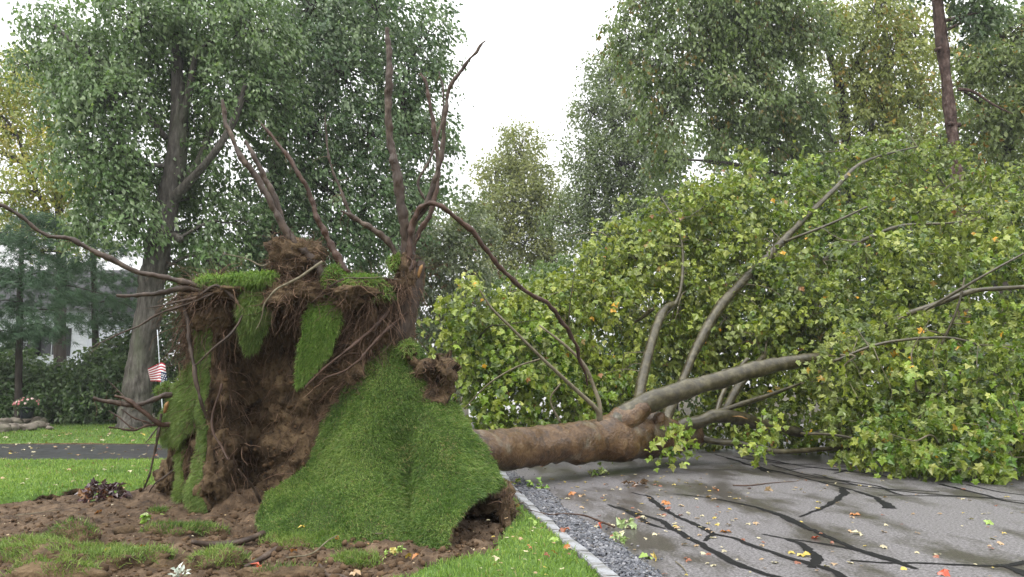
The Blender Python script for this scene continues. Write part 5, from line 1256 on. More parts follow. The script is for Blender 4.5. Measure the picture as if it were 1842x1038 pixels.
def clod(x, y, rx, ry, h, label, seed, n=900, pal=SOD, bare=0.25, L=(0.04, 0.09), ang=0.0):
    """a lump of turf lying on the soil: soil body, grass on its top"""
    c = G(x, y); c[2] = float(soil_z(c[0:1], c[1:2])[0]) - 0.03
    nl, ns = 22, 48
    th = np.linspace(0.02, np.pi * 0.62, nl)[:, None]; ph = np.linspace(0, 2 * np.pi, ns, endpoint=False)[None]
    D = np.stack([np.sin(th) * np.cos(ph), np.sin(th) * np.sin(ph), np.cos(th) + 0 * ph], -1)
    r = 1 + 0.32 * fbm(D * [1, 1, 0.4] + seed * 3.1, 1.5, 5, seed, 0.6)
    sq = np.sign(D) * np.abs(D) ** np.array([1, 1, 0.7])
    Q = sq * r[..., None] * np.array([rx, ry, h])
    ca, sa = math.cos(ang), math.sin(ang)
    Q = np.stack([Q[..., 0] * ca - Q[..., 1] * sa, Q[..., 0] * sa + Q[..., 1] * ca, Q[..., 2]], -1)
    V = c + Q
    i = np.arange(nl - 1)[:, None] * ns; j = np.arange(ns)[None]; k = (j + 1) % ns
    F = np.stack([i + j, i + ns + j, i + ns + k, i + k], -1).reshape(-1, 4)
    o = mk('turf_clod', V.reshape(-1, 3), F, M['soil']); tag(o, label, 'turf clod', 'turf clods on the torn ground')
    Nn = grid_normals(V); Nn = Nn * np.sign((Nn * D).sum(-1, keepdims=True) + 1e-9)
    a = kr.integers(0, nl - 1, n * 3); b = kr.integers(0, ns, n * 3)
    f = (np.sin(th[a, 0]) + 0.15) / 1.15
    keep = kr.random(n * 3) < f
    a, b = a[keep][:n], b[keep][:n]
    p = V[a, b] + kr.normal(0, 0.014, (len(a), 3)) * [1, 1, 0.2]; nn = Nn[a, b]
    ok = (nn[:, 2] > 0.25) & (fbm(p, 5, 2, seed) > -1 + 2 * bare * 0.9)
    p, nn = p[ok], nn[ok]; m = len(p)
    v, ff = blades(p, unit(nn * 0.5 + [0, 0, 0.6]), kr.uniform(*L, m), 0.0055, 0.3 * kr.normal(0, 1, (1, 3)) * [1, 1, 0] + 0 * p, kr, 0.8, 0.3, 0.5)
    g = mk('grass', v, ff, M['grass'], smooth=False, col=np.repeat(grass_cols(m, p, kr, pal, 3, seed), 5, 0)); tag(g, kind='stuff'); g.parent = o
    return o
CL2 = [(0.065, 0.115, 0.020), (0.120, 0.195, 0.034), (0.190, 0.275, 0.055), (0.280, 0.320, 0.110)]
clod(60, 985, 0.62, 0.30, 0.16, 'large turf clod with bright grass at the lower left corner', 1, 5200, CL2, 0.1)
clod(125, 958, 0.28, 0.20, 0.17, 'steep-sided turf clod with a bare brown flank', 2, 1500, SOD, 0.35)
clod(215, 1004, 0.42, 0.14, 0.13, 'long low strip of turf in front of the bare soil', 3, 3200, CL2, 0.1, ang=0.06)
clod(170, 975, 0.30, 0.16, 0.08, 'thin flat turf scrap between the two larger clods', 4, 1500, CL2, 0.3)
clod(335, 948, 0.42, 0.17, 0.10, 'flattened turf patch lying before the leaning soil columns', 5, 2600, SOD, 0.2)
clod(392, 1000, 0.26, 0.20, 0.15, 'grassy clod beside the half-buried root', 6, 2300, CL2, 0.15)
clod(330, 1000, 0.22, 0.18, 0.11, 'mostly bare clod next to the white-leaved sprig', 7, 900, SOD, 0.5)
clod(110, 1028, 0.40, 0.13, 0.12, 'bare brown clod at the bottom edge with a fringe of grass', 8, 1300, CL2, 0.45)
clod(585, 968, 0.46, 0.18, 0.12, 'turf clod pressed against the foot of the big sod slope', 9, 4200, CL2, 0.05)
clod(640, 993, 0.20, 0.15, 0.12, 'small shaggy tuft of turf in front of the sod slope', 10, 2600, CL2, 0.0, (0.05, 0.10))
clod(515, 958, 0.24, 0.18, 0.10, 'turf corner folded under the left foot of the sod slope', 11, 2200, CL2, 0.05)
clod(505, 1022, 0.30, 0.12, 0.06, 'low crumbly clod with few blades near the bottom edge', 12, 500, SOD, 0.6)
clod(690, 965, 0.30, 0.16, 0.09, 'turf clod in the fold of the sod slope', 13, 2200, SOD, 0.05)
clod(285, 918, 0.10, 0.08, 0.05, 'tiny grass tuft near the leaning soil columns', 14, 500, SOD, 0.0)
clod(385, 905, 0.16, 0.14, 0.10, 'dark tuft at the foot of the grassy strip', 15, 900, SOD, 0.2)

def lump_thing(name, x, y, r, sq, label, cat, mat, seed, group=None, rough=0.16, nl=14, ns=22, z=None):
    c = G(x, y); c[2] = (float(soil_z(c[0:1], c[1:2])[0]) if z is None else z) + r * sq * 0.35
    th = np.linspace(0.02, np.pi - 0.02, nl)[:, None]; ph = np.linspace(0, 2 * np.pi, ns, endpoint=False)[None]
    D = np.stack([np.sin(th) * np.cos(ph), np.sin(th) * np.sin(ph), np.cos(th) + 0 * ph], -1)
    V = c + D * (1 + rough * fbm(D + seed * 2.3, 1.3, 3, seed))[..., None] * np.array([r, r * 0.8, r * sq])
    i = np.arange(nl - 1)[:, None] * ns; j = np.arange(ns)[None]; k = (j + 1) % ns
    F = np.stack([i + j, i + ns + j, i + ns + k, i + k], -1).reshape(-1, 4)
    return tag(mk(name, V.reshape(-1, 3), F, mat), label, cat, group)
lump_thing('earth_lump', 225, 947, 0.12, 0.55, 'round brown lump of earth on the bare soil', 'earth lump', M['soil'], 4)
lump_thing('earth_lump', 190, 935, 0.05, 0.7, 'small dark earth lump behind the round one', 'earth lump', M['soil'], 9)
lump_thing('earth_lump', 300, 880, 0.10, 0.6, 'earth lump under the trailing thin root', 'earth lump', M['soil'], 12)

def on_soil(px, py, lift=0.02):
    q = G(np.array(px, float), np.array(py, float)); q[:, 2] = soil_z(q[:, 0], q[:, 1]) + lift; return q
def stick(name, pts, rad, mat, label, cat, lift=0.02, soilz=True, seed=0, seg=7):
    a = np.array(pts, float)
    p = on_soil(a[:, 0], a[:, 1], lift) if soilz else G(a[:, 0], a[:, 1], lift)
    o, _, _ = tube_obj(name, p, rad, M[mat], None, n=len(pts) * 6, seg=seg, wob=0.2, wscale=10, seed=seed)
    return tag(o, label, cat)
stick('broken_root', [(345, 978), (375, 972), (410, 968), (440, 966), (475, 958)], [0.022, 0.03, 0.03, 0.032, 0.035], 'root', 'thick broken root lying half buried left of the sod slope', 'root', 0.05)
stick('broken_root', [(440, 1003), (470, 996), (500, 988)], [0.018, 0.025, 0.022], 'root', 'short dark root end before the turf corner', 'root', 0.04)
stick('broken_root', [(575, 1012), (590, 1024), (612, 1031), (640, 1033)], [0.015, 0.018, 0.018, 0.012], 'root', 'curved root stub at the bottom edge of the soil', 'root', 0.03)
stick('dry_twig', [(515, 1022), (560, 1005), (590, 985), (622, 955), (635, 925)], [0.006, 0.007, 0.006, 0.005, 0.003], 'twig', 'long pale twig leaning over the clods by the sod slope', 'twig', 0.10)
stick('dry_twig', [(675, 980), (700, 962), (715, 950), (735, 948), (750, 946)], [0.006, 0.006, 0.006, 0.005, 0.003], 'twig', 'bent pale twig in the fold of the sod slope', 'twig', 0.10)
stick('dry_twig', [(0, 922), (60, 918), (110, 912)], [0.006, 0.006, 0.003], 'twig', 'thin straight twig on the soil at the photo edge', 'twig', 0.03)
stick('fallen_twig', [(948, 916), (985, 925), (1015, 924), (1050, 927), (1080, 938), (1105, 948)], [0.005, 0.007, 0.008, 0.010, 0.012, 0.012], 'root_red', 'reddish brown twig lying from the kerb onto the road', 'twig', 0.04, False)
stick('fallen_twig', [(1010, 906), (1015, 915), (1019, 923)], [0.005, 0.005, 0.004], 'root', 'short dark twig standing off the reddish one', 'twig', 0.03, False)
stick('fallen_twig', [(1318, 873), (1350, 873), (1385, 869), (1436, 865)], [0.009, 0.010, 0.008, 0.004], 'root_red', 'thin brown twig in the middle of the road', 'twig', 0.012, False)
stick('fallen_twig', [(1215, 1010), (1228, 1020), (1236, 1032)], [0.006, 0.005, 0.003], 'twig', 'pale curved twig on the road near the gravel', 'twig', 0.010, False)

# ---- uprooted bronze-leaved plant and white-leaved sprig
def leafy(name, label, cat, x, y, n, rx, ry, rz, size, cols, shape, seed, z=0.0, mat='litter', group=None, up=0.5):
    r = np.random.default_rng(seed)
    c = G(x, y); c[2] = z + (float(soil_z(c[0:1], c[1:2])[0]) if z == 0 else 0)
    root = empty(name, c, label, cat, group)
    d = r.normal(0, 1, (n, 3)); d[:, 2] = np.abs(d[:, 2]); d = unit(d)
    P = c + d * np.array([rx, ry, rz]) * r.uniform(0.45, 1.0, (n, 1)) + [0, 0, 0.015]
    D = unit(d + r.normal(0, 0.5, (n, 3)) + [0, 0, -0.2]); N = unit(r.normal(0, 0.45, (n, 3)) + [0, -0.3, up])
    cl = np.array(cols)[r.integers(0, len(cols), n)] * r.uniform(0.8, 1.2, (n, 1))
    T, LFs = SHAPES[shape]
    S, D, N2 = leaf_frames(D, N)
    for k in range(n):
        V = P[k] + size * r.uniform(0.7, 1.2) * (T[:, 0:1] * S[k] + T[:, 1:2] * D[k] + T[:, 2:3] * 1.8 * N2[k])
        o = mk('leaf', V, LFs, M[mat], smooth=False, col=np.tile(cl[k], (len(T), 1))); under(o, root)
    st = c + np.array([[0, 0, 0.0], [rx * 0.4, -ry * 0.4, rz * 0.6]])
    tube_obj('stem', st, [0.006, 0.004], M['root'], root, n=5, seg=5, wob=0)
    return root
leafy('bronze_plant', 'uprooted plant with shiny purple bronze leaves on the soil edge', 'plant', 185, 893, 75, 0.30, 0.20, 0.22, 0.12, [(0.035, 0.014, 0.018), (0.07, 0.035, 0.04), (0.12, 0.075, 0.085), (0.05, 0.02, 0.02), (0.20, 0.085, 0.03)], 'lobed', 3, mat='litter')
leafy('silver_plant', 'sprig with white felted leaves at the bottom edge', 'plant', 322, 1030, 34, 0.10, 0.07, 0.15, 0.055, [(0.40, 0.45, 0.40), (0.55, 0.60, 0.55)], 'plain', 4, mat='litter', up=0.2)
leafy('green_sprig', 'torn green leaves lying on the bare soil', 'leaf sprig', 278, 922, 7, 0.13, 0.08, 0.03, 0.12, [(0.16, 0.30, 0.03), (0.42, 0.48, 0.22), (0.25, 0.36, 0.06)], 'lobed', 5)
leafy('green_sprig', 'leafy sprig at the foot of the sod fold', 'leaf sprig', 705, 990, 12, 0.14, 0.07, 0.05, 0.07, [(0.20, 0.30, 0.06), (0.40, 0.46, 0.16), (0.48, 0.40, 0.12)], 'lobed', 6)
leafy('green_sprig', 'green sycamore sprig on the gravel beside the kerb', 'leaf sprig', 972, 880, 10, 0.28, 0.16, 0.08, 0.12, [(0.13, 0.26, 0.03), (0.20, 0.30, 0.05)], 'lobed', 7, z=0.02)
leafy('green_sprig', 'green leaf cluster on the gravel close to the sod edge', 'leaf sprig', 922, 874, 8, 0.18, 0.12, 0.06, 0.11, [(0.13, 0.24, 0.03), (0.30, 0.34, 0.07)], 'lobed', 8, z=0.02)
leafy('green_sprig', 'small sprig on the road next to the trunk', 'leaf sprig', 1078, 856, 12, 0.26, 0.14, 0.08, 0.12, [(0.16, 0.25, 0.05), (0.30, 0.36, 0.12)], 'lobed', 9, z=0.005)
leafy('green_sprig', 'shaggy pale green tuft on the road', 'leaf sprig', 1115, 975, 22, 0.07, 0.06, 0.05, 0.07, [(0.20, 0.30, 0.09), (0.38, 0.44, 0.22)], 'plain', 10, z=0.005)
leafy('green_sprig', 'pale green leaf curled on the road above the tuft', 'leaf sprig', 1128, 952, 3, 0.08, 0.06, 0.02, 0.14, [(0.32, 0.42, 0.18)], 'lobed', 11, z=0.005)
leafy('brown_leaf', 'crumpled dark brown leaf in the middle of the road', 'leaf', 1143, 874, 6, 0.10, 0.06, 0.05, 0.13, [(0.06, 0.03, 0.018), (0.12, 0.06, 0.03)], 'lobed', 12, z=0.005)

# ---- single fallen leaves
litter_cols = {'yellow': (0.45, 0.34, 0.06), 'orange': (0.38, 0.15, 0.04), 'red': (0.42, 0.07, 0.03), 'tan': (0.34, 0.23, 0.12), 'green': (0.22, 0.33, 0.05), 'cream': (0.45, 0.40, 0.25), 'rust': (0.22, 0.07, 0.03)}
lit = {}
for k, c in litter_cols.items():
    lit[k] = mk('fallen_leaf', SHAPES['lobed'][0] * [0.9, 1, 1.5] - [0, 0.35, 0], SHAPES['lobed'][1], M['litter'], smooth=False, col=np.tile(c, (11, 1)), link=False)
def fallen(x, y, colour, size, label, z=None, tilt=0.35, group=None, Y=None):
    o = bpy.data.objects.new('fallen_leaf', lit[colour]); COL.objects.link(o)
    q = G(x, y) if Y is None else W(x, y, Y)
    zz = q[2] if Y is not None else (z if z is not None else float(soil_z(q[0:1], q[1:2])[0]) + 0.03)
    o.location = (q[0], q[1], zz); o.rotation_euler = (kr.normal(0, tilt), kr.normal(0, tilt), kr.uniform(0, 6.28)); o.scale = (size,) * 3
    return tag(o, label, 'leaf', group)
RZ, LZ = 0.018, 0.07
fallen(1028, 890, 'orange', 0.15, 'orange leaf by the gravel edge below the sprig', RZ); fallen(1046, 893, 'tan', 0.14, 'tan leaf right of the orange one by the gravel', RZ)
fallen(1075, 948, 'red', 0.13, 'bright red leaf on the road under the twig', RZ, 0.5); fallen(1015, 962, 'rust', 0.14, 'rusty leaf lying across the kerb and gravel', 0.06, 0.4)
fallen(1198, 907, 'orange', 0.16, 'orange leaf on the crack sealing left of middle', RZ); fallen(1305, 958, 'orange', 0.13, 'orange leaf beside the forked crack sealing', RZ)
fallen(1445, 1000, 'yellow', 0.15, 'large yellow orange leaf on the near crack sealing', RZ); fallen(1467, 969, 'red', 0.11, 'small red leaf on the thin crack sealing', RZ)
fallen(1538, 927, 'orange', 0.14, 'orange leaf below the hooked crack sealing', RZ); fallen(1697, 1034, 'red', 0.13, 'red leaf at the bottom edge of the road', RZ)
fallen(1382, 883, 'tan', 0.13, 'tan leaf upright in the middle distance of the road', RZ, 0.8); fallen(1288, 882, 'orange', 0.13, 'flat orange leaf near the brown twig', RZ)
fallen(1165, 1004, 'green', 0.16, 'yellow green leaf at the lower gravel edge', RZ); fallen(1177, 1008, 'yellow', 0.12, 'upright yellow leaf beside the green one at the gravel', RZ, 0.9)
fallen(1780, 943, 'green', 0.13, 'single green leaf far out on the open road', RZ); fallen(1546, 962, 'cream', 0.13, 'cream leaf in the middle of the road', RZ)
fallen(1100, 971, 'cream', 0.10, 'cream scrap beside the shaggy tuft', RZ)
fallen(985, 1012, 'rust', 0.07, 'small dark red leaf in the near lawn', LZ, 0.6); fallen(953, 997, 'orange', 0.07, 'tiny orange leaf standing in the near lawn', LZ, 0.9)
fallen(999, 1008, 'orange', 0.07, 'orange leaf near the dark red one in the lawn', LZ, 0.9); fallen(960, 948, 'green', 0.14, 'fresh green leaf on the lawn by the kerb', LZ, 0.6)
fallen(998, 983, 'green', 0.10, 'green leaf standing up in the lawn near the kerb', LZ, 0.9); fallen(893, 1018, 'cream', 0.08, 'pale leaf half sunk in the near lawn', LZ)
fallen(930, 920, 'yellow', 0.08, 'yellow leaf at the lawn edge beside the dark pocket', LZ, 0.8); fallen(1020, 997, 'orange', 0.08, 'orange leaf touching the kerb in the lawn', LZ, 0.6)
fallen(467, 1005, 'red', 0.13, 'big red orange leaf on the soil by the root end', None, 0.4); fallen(445, 998, 'orange', 0.10, 'orange leaf left of the big red one', None, 0.6); fallen(455, 992, 'rust', 0.10, 'rust leaf leaning on the root end', None, 0.7)
fallen(528, 993, 'orange', 0.08, 'small orange leaf on the crumbly soil', None, 0.4); fallen(575, 1008, 'tan', 0.07, 'tan leaf below the pale twig', None, 0.4)
fallen(640, 1025, 'tan', 0.12, 'curled tan leaf at the root stub', None, 0.9); fallen(680, 1028, 'orange', 0.11, 'flat orange tan leaf at the bottom edge of the soil', None, 0.3)
fallen(750, 996, 'orange', 0.10, 'orange leaf on the soil at the foot of the sod', None, 0.4); fallen(735, 988, 'yellow', 0.09, 'yellow leaf at the foot of the sod fold', None, 0.4)
fallen(178, 914, 'orange', 0.10, 'orange brown leaf on the bare soil behind the lumps', None, 0.3); fallen(193, 1003, 'yellow', 0.07, 'pale yellow leaf on the low turf strip', 0.07, 0.4); fallen(255, 998, 'orange', 0.07, 'orange leaf on the end of the turf strip', 0.08, 0.6)
fallen(545, 946, 'yellow', 0.09, 'bright yellow leaf on the sod slope', None, 0.4, Y=7.95); fallen(576, 950, 'orange', 0.05, 'small orange leaf below the bright yellow one', None, 0.4, Y=7.85); fallen(588, 955, 'yellow', 0.05, 'tiny yellow leaf low on the sod slope', None, 0.4, Y=7.8)
fallen(605, 967, 'orange', 0.07, 'orange leaf at the lower rim of the sod', None, 0.4, Y=7.6); fallen(495, 970, 'orange', 0.08, 'orange leaf on the left foot of the sod', None, 0.4, Y=7.95)

# countless small flecks of leaf on road, lawns, driveway and soil
def flecks():
    P, C, S = [], [], []
    def put(n, fx, fy, z, cols, s):
        x = fx(n); y = fy(n); q = G(x, y, z); P.append(q); C.append(np.array(cols)[kr.integers(0, len(cols), n)] * kr.uniform(0.7, 1.15, (n, 1))); S.append(kr.uniform(*s, n))
    A = [litter_cols[k] for k in ('yellow', 'tan', 'tan', 'tan', 'cream', 'cream', 'rust')]
    put(240, lambda n: kr.uniform(960, 1842, n), lambda n: 836 + 200 * kr.random(n) ** 1.3, 0.012, A, (0.02, 0.065))
    put(120, lambda n: kr.uniform(940, 1300, n), lambda n: 850 + 120 * kr.random(n), 0.012, A, (0.02, 0.07))
    put(55, lambda n: kr.uniform(0, 300, n), lambda n: kr.uniform(801, 829, n), 0.006, A, (0.04, 0.10))
    put(55, lambda n: kr.uniform(0, 300, n), lambda n: kr.uniform(771, 800, n), 0.075, A, (0.05, 0.12))
    put(32, lambda n: kr.uniform(0, 300, n), lambda n: kr.uniform(832, 876, n), 0.075, A, (0.03, 0.07))
    put(40, lambda n: kr.uniform(860, 1030, n), lambda n: kr.uniform(930, 1035, n), 0.07, A, (0.02, 0.04))
    P_ = np.concatenate(P); n = len(P_)
    ok = np.ones(n, bool); lawnside = P_[:, 2] > 0.05
    ok &= ~(lawnside & (P_[:, 0] > kerb_x(P_[:, 1])) & (P_[:, 1] < 15))
    ok &= ~((np.abs(P_[:, 2] - 0.012) < 1e-6) & (P_[:, 0] < kerb_x(P_[:, 1]) + 0.25))
    P_ = P_[ok]; C_ = np.concatenate(C)[ok]; S_ = np.concatenate(S)[ok]; n = len(P_)
    a = kr.uniform(0, 6.28, n)
    o = leaf_mesh('leaf_litter', P_, np.stack([np.cos(a), np.sin(a), kr.normal(0, .12, n)], -1), unit(np.stack([kr.normal(0, .25, n), kr.normal(0, .25, n), 1 + 0 * a], -1)), S_ * 1.2, C_, 'lobed', M['litter'], None)
    tag(o, 'small yellow and tan leaf scraps strewn over road and grass', 'leaves', kind='stuff')
    n = 500
    q = G(kr.uniform(0, 880, n), kr.uniform(885, 1036, n)); ok = inpoly(q[:, 0], q[:, 1], torn); q = q[ok]; n = len(q); q[:, 2] = soil_z(q[:, 0], q[:, 1]) + 0.008
    a = kr.uniform(0, 6.28, n); B = np.array([(0.40, 0.30, 0.18), (0.30, 0.17, 0.08), (0.5, 0.44, 0.3), (0.2, 0.12, 0.07)])
    o = leaf_mesh('leaf_litter', q, np.stack([np.cos(a), np.sin(a), kr.normal(0, .2, n)], -1), unit(np.stack([kr.normal(0, .4, n), kr.normal(0, .4, n), 1 + 0 * a], -1)), kr.uniform(0.01, 0.05, n), B[kr.integers(0, 4, n)], 'plain', M['litter'], None)
    tag(o, 'tiny dry fragments scattered over the bare soil', 'leaves', kind='stuff')
flecks()

# ================================================================== PAST THE DRIVEWAY
# edging stones of the flower bed
stones = empty('stone_edging', W(40, 775, 26) * [1, 1, 0], 'low edging of rounded field stones below the flower pot', 'stone edging')
V0, F0 = None, None
for k, (x, y, r) in enumerate([(2, 778, 0.26), (20, 776, 0.24), (36, 773, 0.20), (52, 775, 0.26), (66, 770, 0.24), (80, 772, 0.18), (6, 768, 0.24), (28, 767, 0.24), (48, 765, 0.30), (64, 765, 0.24), (76, 766, 0.2), (-14, 772, 0.3), (90, 774, 0.12)]):
    o = lump_thing('stone', x, y, r, 0.62, None, None, M['stone'], 30 + k, rough=0.3, z=0.05 if y > 769 else 0.12)
    under(o, stones)

def lathe(name, prof, mat, c, seg=24, parent=None):
    prof = np.array(prof, float); th = np.linspace(0, 2 * np.pi, seg, endpoint=False)
    V = np.stack([prof[:, None, 0] * np.cos(th), prof[:, None, 0] * np.sin(th), prof[:, None, 1] + 0 * th], -1).reshape(-1, 3) + c
    n = len(prof); i = np.arange(n - 1)[:, None] * seg; j = np.arange(seg)[None]; k = (j + 1) % seg
    o = mk(name, V, np.stack([i + j, i + k, i + seg + k, i + seg + j], -1).reshape(-1, 4), mat)
    if parent is not None: under(o, parent)
    return o
pc = W(47, 752, 27.2); pc[2] = 0.28
pot = empty('flower_pot', pc, 'dark blue pot of pink flowers standing behind the edging stones', 'flower pot')
lathe('pot', [(0.01, 0), (0.17, 0), (0.19, 0.05), (0.25, 0.34), (0.28, 0.36), (0.28, 0.42), (0.25, 0.42), (0.22, 0.36), (0.01, 0.35)], M['pot'], pc, parent=pot)
n = 420
d = unit(kr.normal(0, 1, (n, 3)) * [1, 1, 0.8] + [0, 0, 0.4]); q = pc + [0, 0, 0.46] + d * [0.42, 0.40, 0.26] * kr.uniform(0.4, 1, (n, 1))
o = leaf_mesh('foliage', q, unit(d + kr.normal(0, .4, (n, 3))), unit(kr.normal(0, .5, (n, 3)) + [0, 0, 1]), kr.uniform(0.07, 0.12, n), np.tile((0.05, 0.10, 0.03), (n, 1)) * kr.uniform(.7, 1.4, (n, 1)), 'plain', M['leaf'], pot); tag(o, kind='stuff')
FLW = mk('flower', np.vstack([[(0, 0, 0.02)], [(math.cos(a) * r_, math.sin(a) * r_, 0.0) for k in range(10) for a, r_ in [(k * 0.628, 0.055 if k % 2 else 0.03)]]]), np.array([(0, 1 + k, 1 + (k + 1) % 10) for k in range(10)]), M['litter'], smooth=False, col=np.tile((0.62, 0.20, 0.24), (11, 1)), link=False)
FLW2 = FLW.copy(); FLW2.attributes['col'].data.foreach_set('color', np.tile((0.75, 0.55, 0.52, 1), 11).astype(np.float32))
for k in range(26):
    d = unit(np.array([kr.normal(0, 1), kr.normal(-0.5, 1), abs(kr.normal(0, .8)) + 0.2])); q = pc + [0, 0, 0.48] + d * [0.46, 0.44, 0.28]
    o = bpy.data.objects.new('flower', FLW if k % 3 else FLW2); COL.objects.link(o); under(o, pot)
    o.matrix_basis = Matrix.Translation(q) @ Vector(d).to_track_quat('Z', 'Y').to_matrix().to_4x4()

# flag on a leaning staff
fb = W(296, 760, 23.5); fb[2] = 0.0; ft = W(283, 593, 23.2)
flag = empty('flag', fb, 'small striped flag with starry blue corner on a white leaning staff', 'flag')
tube_obj('staff', np.array([fb, ft]), [0.015, 0.012], M['white_paint'], flag, n=8, seg=8, wob=0)
# cloth hangs off the staff: 13 stripes, blue corner at its lower inner end, blown round the staff
rows_, cols_ = 26, 40
s_ = np.linspace(0, 1, cols_)[None]; t_ = np.linspace(0, 1, rows_ + 1)[:, None]
axis = unit(ft - fb); att = fb + axis * np.linalg.norm(ft - fb) * 0.475
ang = -0.35 + 2.9 * s_                                    # wraps from right of the staff round to the left
hx = (0.26 - 0.53 * s_) + 0.0 * t_
up_ = t_ * 0.54 + 0.10 * np.sin(3.1 * s_ + 0.6) * (0.3 + t_) + 0.10 * s_ * (1 - t_)
dp = -0.10 - 0.10 * np.sin(6.0 * s_ + 1.5 * t_)
FPt = att + hx[..., None] * np.array([1.0, 0.1, 0]) + up_[..., None] * axis + dp[..., None] * np.array([0, 1.0, 0])
nv, nu = FPt.shape[:2]; idx = np.arange(nv * nu).reshape(nv, nu)
a, b, c_, d_ = idx[:-1, :-1], idx[:-1, 1:], idx[1:, 1:], idx[1:, :-1]
Fq = np.stack([a, b, c_, d_], -1)
ri = np.repeat(np.arange(nv - 1)[:, None], nu - 1, 1); ci = np.repeat(np.arange(nu - 1)[None], nv - 1, 0)
mi = np.where((ri // 2) % 2 == 0, 0, 1); mi = np.where((ri < 14) & (ci < 12), 2, mi)
cloth = mk('cloth', FPt.reshape(-1, 3), Fq.reshape(-1, 4), [M['flag_red'], M['flag_white'], M['flag_blue']], midx=mi.ravel()); under(cloth, flag)
acc = Acc()
for ry in range(5):
    for cx in range(4):
        i_, j_ = 1 + ry * 2.7, 1.2 + cx * 2.9 + (ry % 2) * 0.9
        q = FPt[int(i_), int(j_)] + np.array([0, -0.006, 0])
        an = np.arange(10) * 0.628 + 1.57; rr = np.where(np.arange(10) % 2 == 0, 0.022, 0.010)
        V = np.vstack([q, q + np.stack([np.cos(an) * rr, 0 * an, np.sin(an) * rr], -1)])
        acc.add(V, np.array([(0, 1 + k, 1 + (k + 1) % 10) for k in range(10)]))
st = acc.build('stars', M['flag_white'], smooth=False); tag(st, kind='stuff'); under(st, cloth)

# white clapboard house glimpsed through the pines
def box(name, lo, hi, mat, parent=None, bev=0.0):
    lo = np.array(lo, float); hi = np.array(hi, float)
    V = np.array([[(lo, hi)[i][0], (lo, hi)[j][1], (lo, hi)[k][2]] for k in (0, 1) for j in (0, 1) for i in (0, 1)])
    F = np.array([(0, 2, 3, 1), (4, 5, 7, 6), (0, 1, 5, 4), (2, 6, 7, 3), (0, 4, 6, 2), (1, 3, 7, 5)])
    o = mk(name, V, F, mat, smooth=False)
    if parent is not None: under(o, parent)
    return o
hx1 = float(W(157, 600, 40)[0]); hy = 40.0; hx0 = hx1 - 11.0
house = empty('house', ((hx0 + hx1) / 2, hy, 0), 'white clapboard house glimpsed between pine and trunk', 'house')
box('wall', (hx0, hy, -0.3), (hx1, hy + 8, 5.6), M['white_paint'], house)
box('corner_board', (hx1 - 0.12, hy - 0.05, 0), (hx1 + 0.02, hy - 0.002, 5.6), M['white_paint'], house)
acc = Acc()
for k in range(34):
    z = 0.05 + k * 0.165
    V = np.array([(hx0, hy - 0.035, z), (hx1 - 0.12, hy - 0.035, z), (hx1 - 0.12, hy - 0.003, z + 0.165), (hx0, hy - 0.003, z + 0.165), (hx0, hy - 0.002, z), (hx1 - 0.12, hy - 0.002, z)])
    acc.add(V, np.array([(0, 1, 2, 3), (0, 4, 5, 1)]))
o = acc.build('siding', M['white_paint'], smooth=False); tag(o, kind='stuff'); under(o, house)
for wx in (float(W(96, 600, 40)[0]), float(W(50, 600, 40)[0])):
    wn = box('window', (wx - 0.5, hy - 0.06, 3.0), (wx + 0.5, hy - 0.036, 4.5), M['white_paint'], house)
    for a_, b_ in ((-0.43, -0.02), (0.02, 0.43)):
        for c0, c1 in ((3.07, 3.72), (3.78, 4.43)):
            pn = box('pane', (wx + a_, hy - 0.066, c0), (wx + b_, hy - 0.061, c1), M['dark_glass']); under(pn, wn)
    for sgn in (-1, 1): box('shutter', (wx + sgn * 0.78 - 0.22, hy - 0.07, 3.0), (wx + sgn * 0.78 + 0.22, hy - 0.037, 4.5), M['shutter'], house)
V = np.array([(hx0 - .4, hy - .4, 5.5), (hx1 + .4, hy - .4, 5.5), (hx1 + .4, hy + 4, 8.3), (hx0 - .4, hy + 4, 8.3), (hx1 + .4, hy + 8.4, 5.5), (hx0 - .4, hy + 8.4, 5.5)])
under(mk('roof', V, [np.array([(0, 1, 2, 3), (3, 2, 4, 5)]), np.array([(0, 3, 5), (1, 4, 2)])], M['shingle'], smooth=False), house)

# white car parked beyond the fallen crown, seen only through gaps in the leaves
cc_ = W(960, 760, 26.5); cx_, cy_ = float(cc_[0]), 26.5
car = empty('parked_car', (cx_, cy_, 0), 'white car parked behind the fallen crown, seen through its leaves', 'car')
def extrude_profile(name, prof, y0, y1, mat, inset=0.0, parent=None):
    prof = np.array(prof, float); n = len(prof)
    V = np.vstack([np.c_[prof[:, 0], np.full(n, y0), prof[:, 1]], np.c_[prof[:, 0], np.full(n, y1), prof[:, 1]]]) + [cx_, cy_, 0]
    if inset:
        top = prof[:, 1] > 1.2
        V[:n][top] += [0, inset, 0]; V[n:][top] -= [0, inset, 0]
    me = bpy.data.meshes.new(name)
    me.from_pydata([tuple(v) for v in V], [], [tuple(range(n))[::-1], tuple(range(n, 2 * n))] + [(i, (i + 1) % n, n + (i + 1) % n, n + i) for i in range(n)])
    me.materials.append(mat); o = bpy.data.objects.new(name, me); COL.objects.link(o)
    md = o.modifiers.new('bevel', 'BEVEL'); md.width = 0.05; md.segments = 3; md.limit_method = 'ANGLE'
    under(o, parent); return o
extrude_profile('body', [(-2.25, 0.35), (2.2, 0.35), (2.28, 0.6), (2.2, 0.95), (1.1, 1.08), (-2.1, 1.12), (-2.25, 0.8)], -0.9, 0.9, M['car_white'], parent=car)
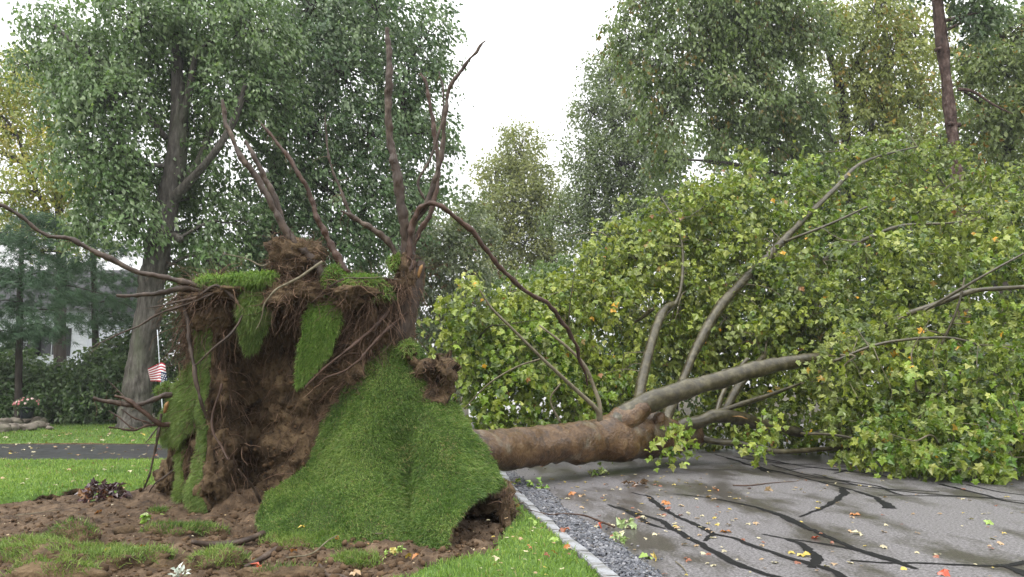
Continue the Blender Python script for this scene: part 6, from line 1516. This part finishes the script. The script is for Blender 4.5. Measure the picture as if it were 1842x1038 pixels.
extrude_profile('cabin', [(-2.05, 1.08), (1.15, 1.06), (0.45, 1.66), (-0.2, 1.74), (-1.5, 1.72), (-1.95, 1.5)], -0.84, 0.84, M['car_white'], 0.14, car)
for x0, x1, x2, x3 in ((-1.55, -0.55, -0.6, -1.45), (-0.45, 0.85, 0.35, -0.5)):
    V = np.array([(x0, -0.862, 1.14), (x1, -0.862, 1.14), (x2, -0.735, 1.60), (x3, -0.735, 1.60)]) + [cx_, cy_, 0]
    under(mk('side_window', V, np.array([(0, 1, 2, 3)]), M['dark_glass'], smooth=False), car)
for wx in (-1.4, 1.4):
    for wy in (-0.82, 0.82):
        th = np.linspace(0, 2 * np.pi, 28, endpoint=False)
        prof = [(0.2, -0.1), (0.31, -0.1), (0.34, -0.06), (0.34, 0.06), (0.31, 0.1), (0.2, 0.1)]
        V = np.concatenate([np.stack([np.cos(th) * r_, 0 * th + h_, np.sin(th) * r_], -1) for r_, h_ in prof]) + [cx_ + wx, cy_ + wy, 0.34]
        i = np.arange(5)[:, None] * 28; j = np.arange(28)[None]; k = (j + 1) % 28
        wh = mk('wheel', V, np.stack([i + j, i + k, i + 28 + k, i + 28 + j], -1).reshape(-1, 4), M['rubber']); under(wh, car)
        V = np.vstack([np.stack([np.cos(th) * 0.21, 0 * th - 0.085 * np.sign(-wy), np.sin(th) * 0.21], -1), [[0, -0.05 * np.sign(-wy), 0]]]) + [cx_ + wx, cy_ + wy, 0.34]
        under(mk('rim', V, np.array([(28, q, (q + 1) % 28) for q in range(28)]), M['alloy']), wh)

# ================================================================== damp air
def haze():
    lo = np.array([-60.0, -3.0, -1.4]); hi = np.array([60.0, 75.0, 26.0])
    m, t, out, N, L = nodemat('haze')
    v = N('ShaderNodeVolumePrincipled'); v.inputs['Color'].default_value = (0.93, 0.96, 1.0, 1); v.inputs['Density'].default_value = 0.0006; v.inputs['Anisotropy'].default_value = 0.2
    L(v.outputs[0], out.inputs['Volume'])
    o = box('haze', lo, hi, m); tag(o, 'thin pale damp air', 'haze', kind='stuff')
HAZE = True
if HAZE: haze()
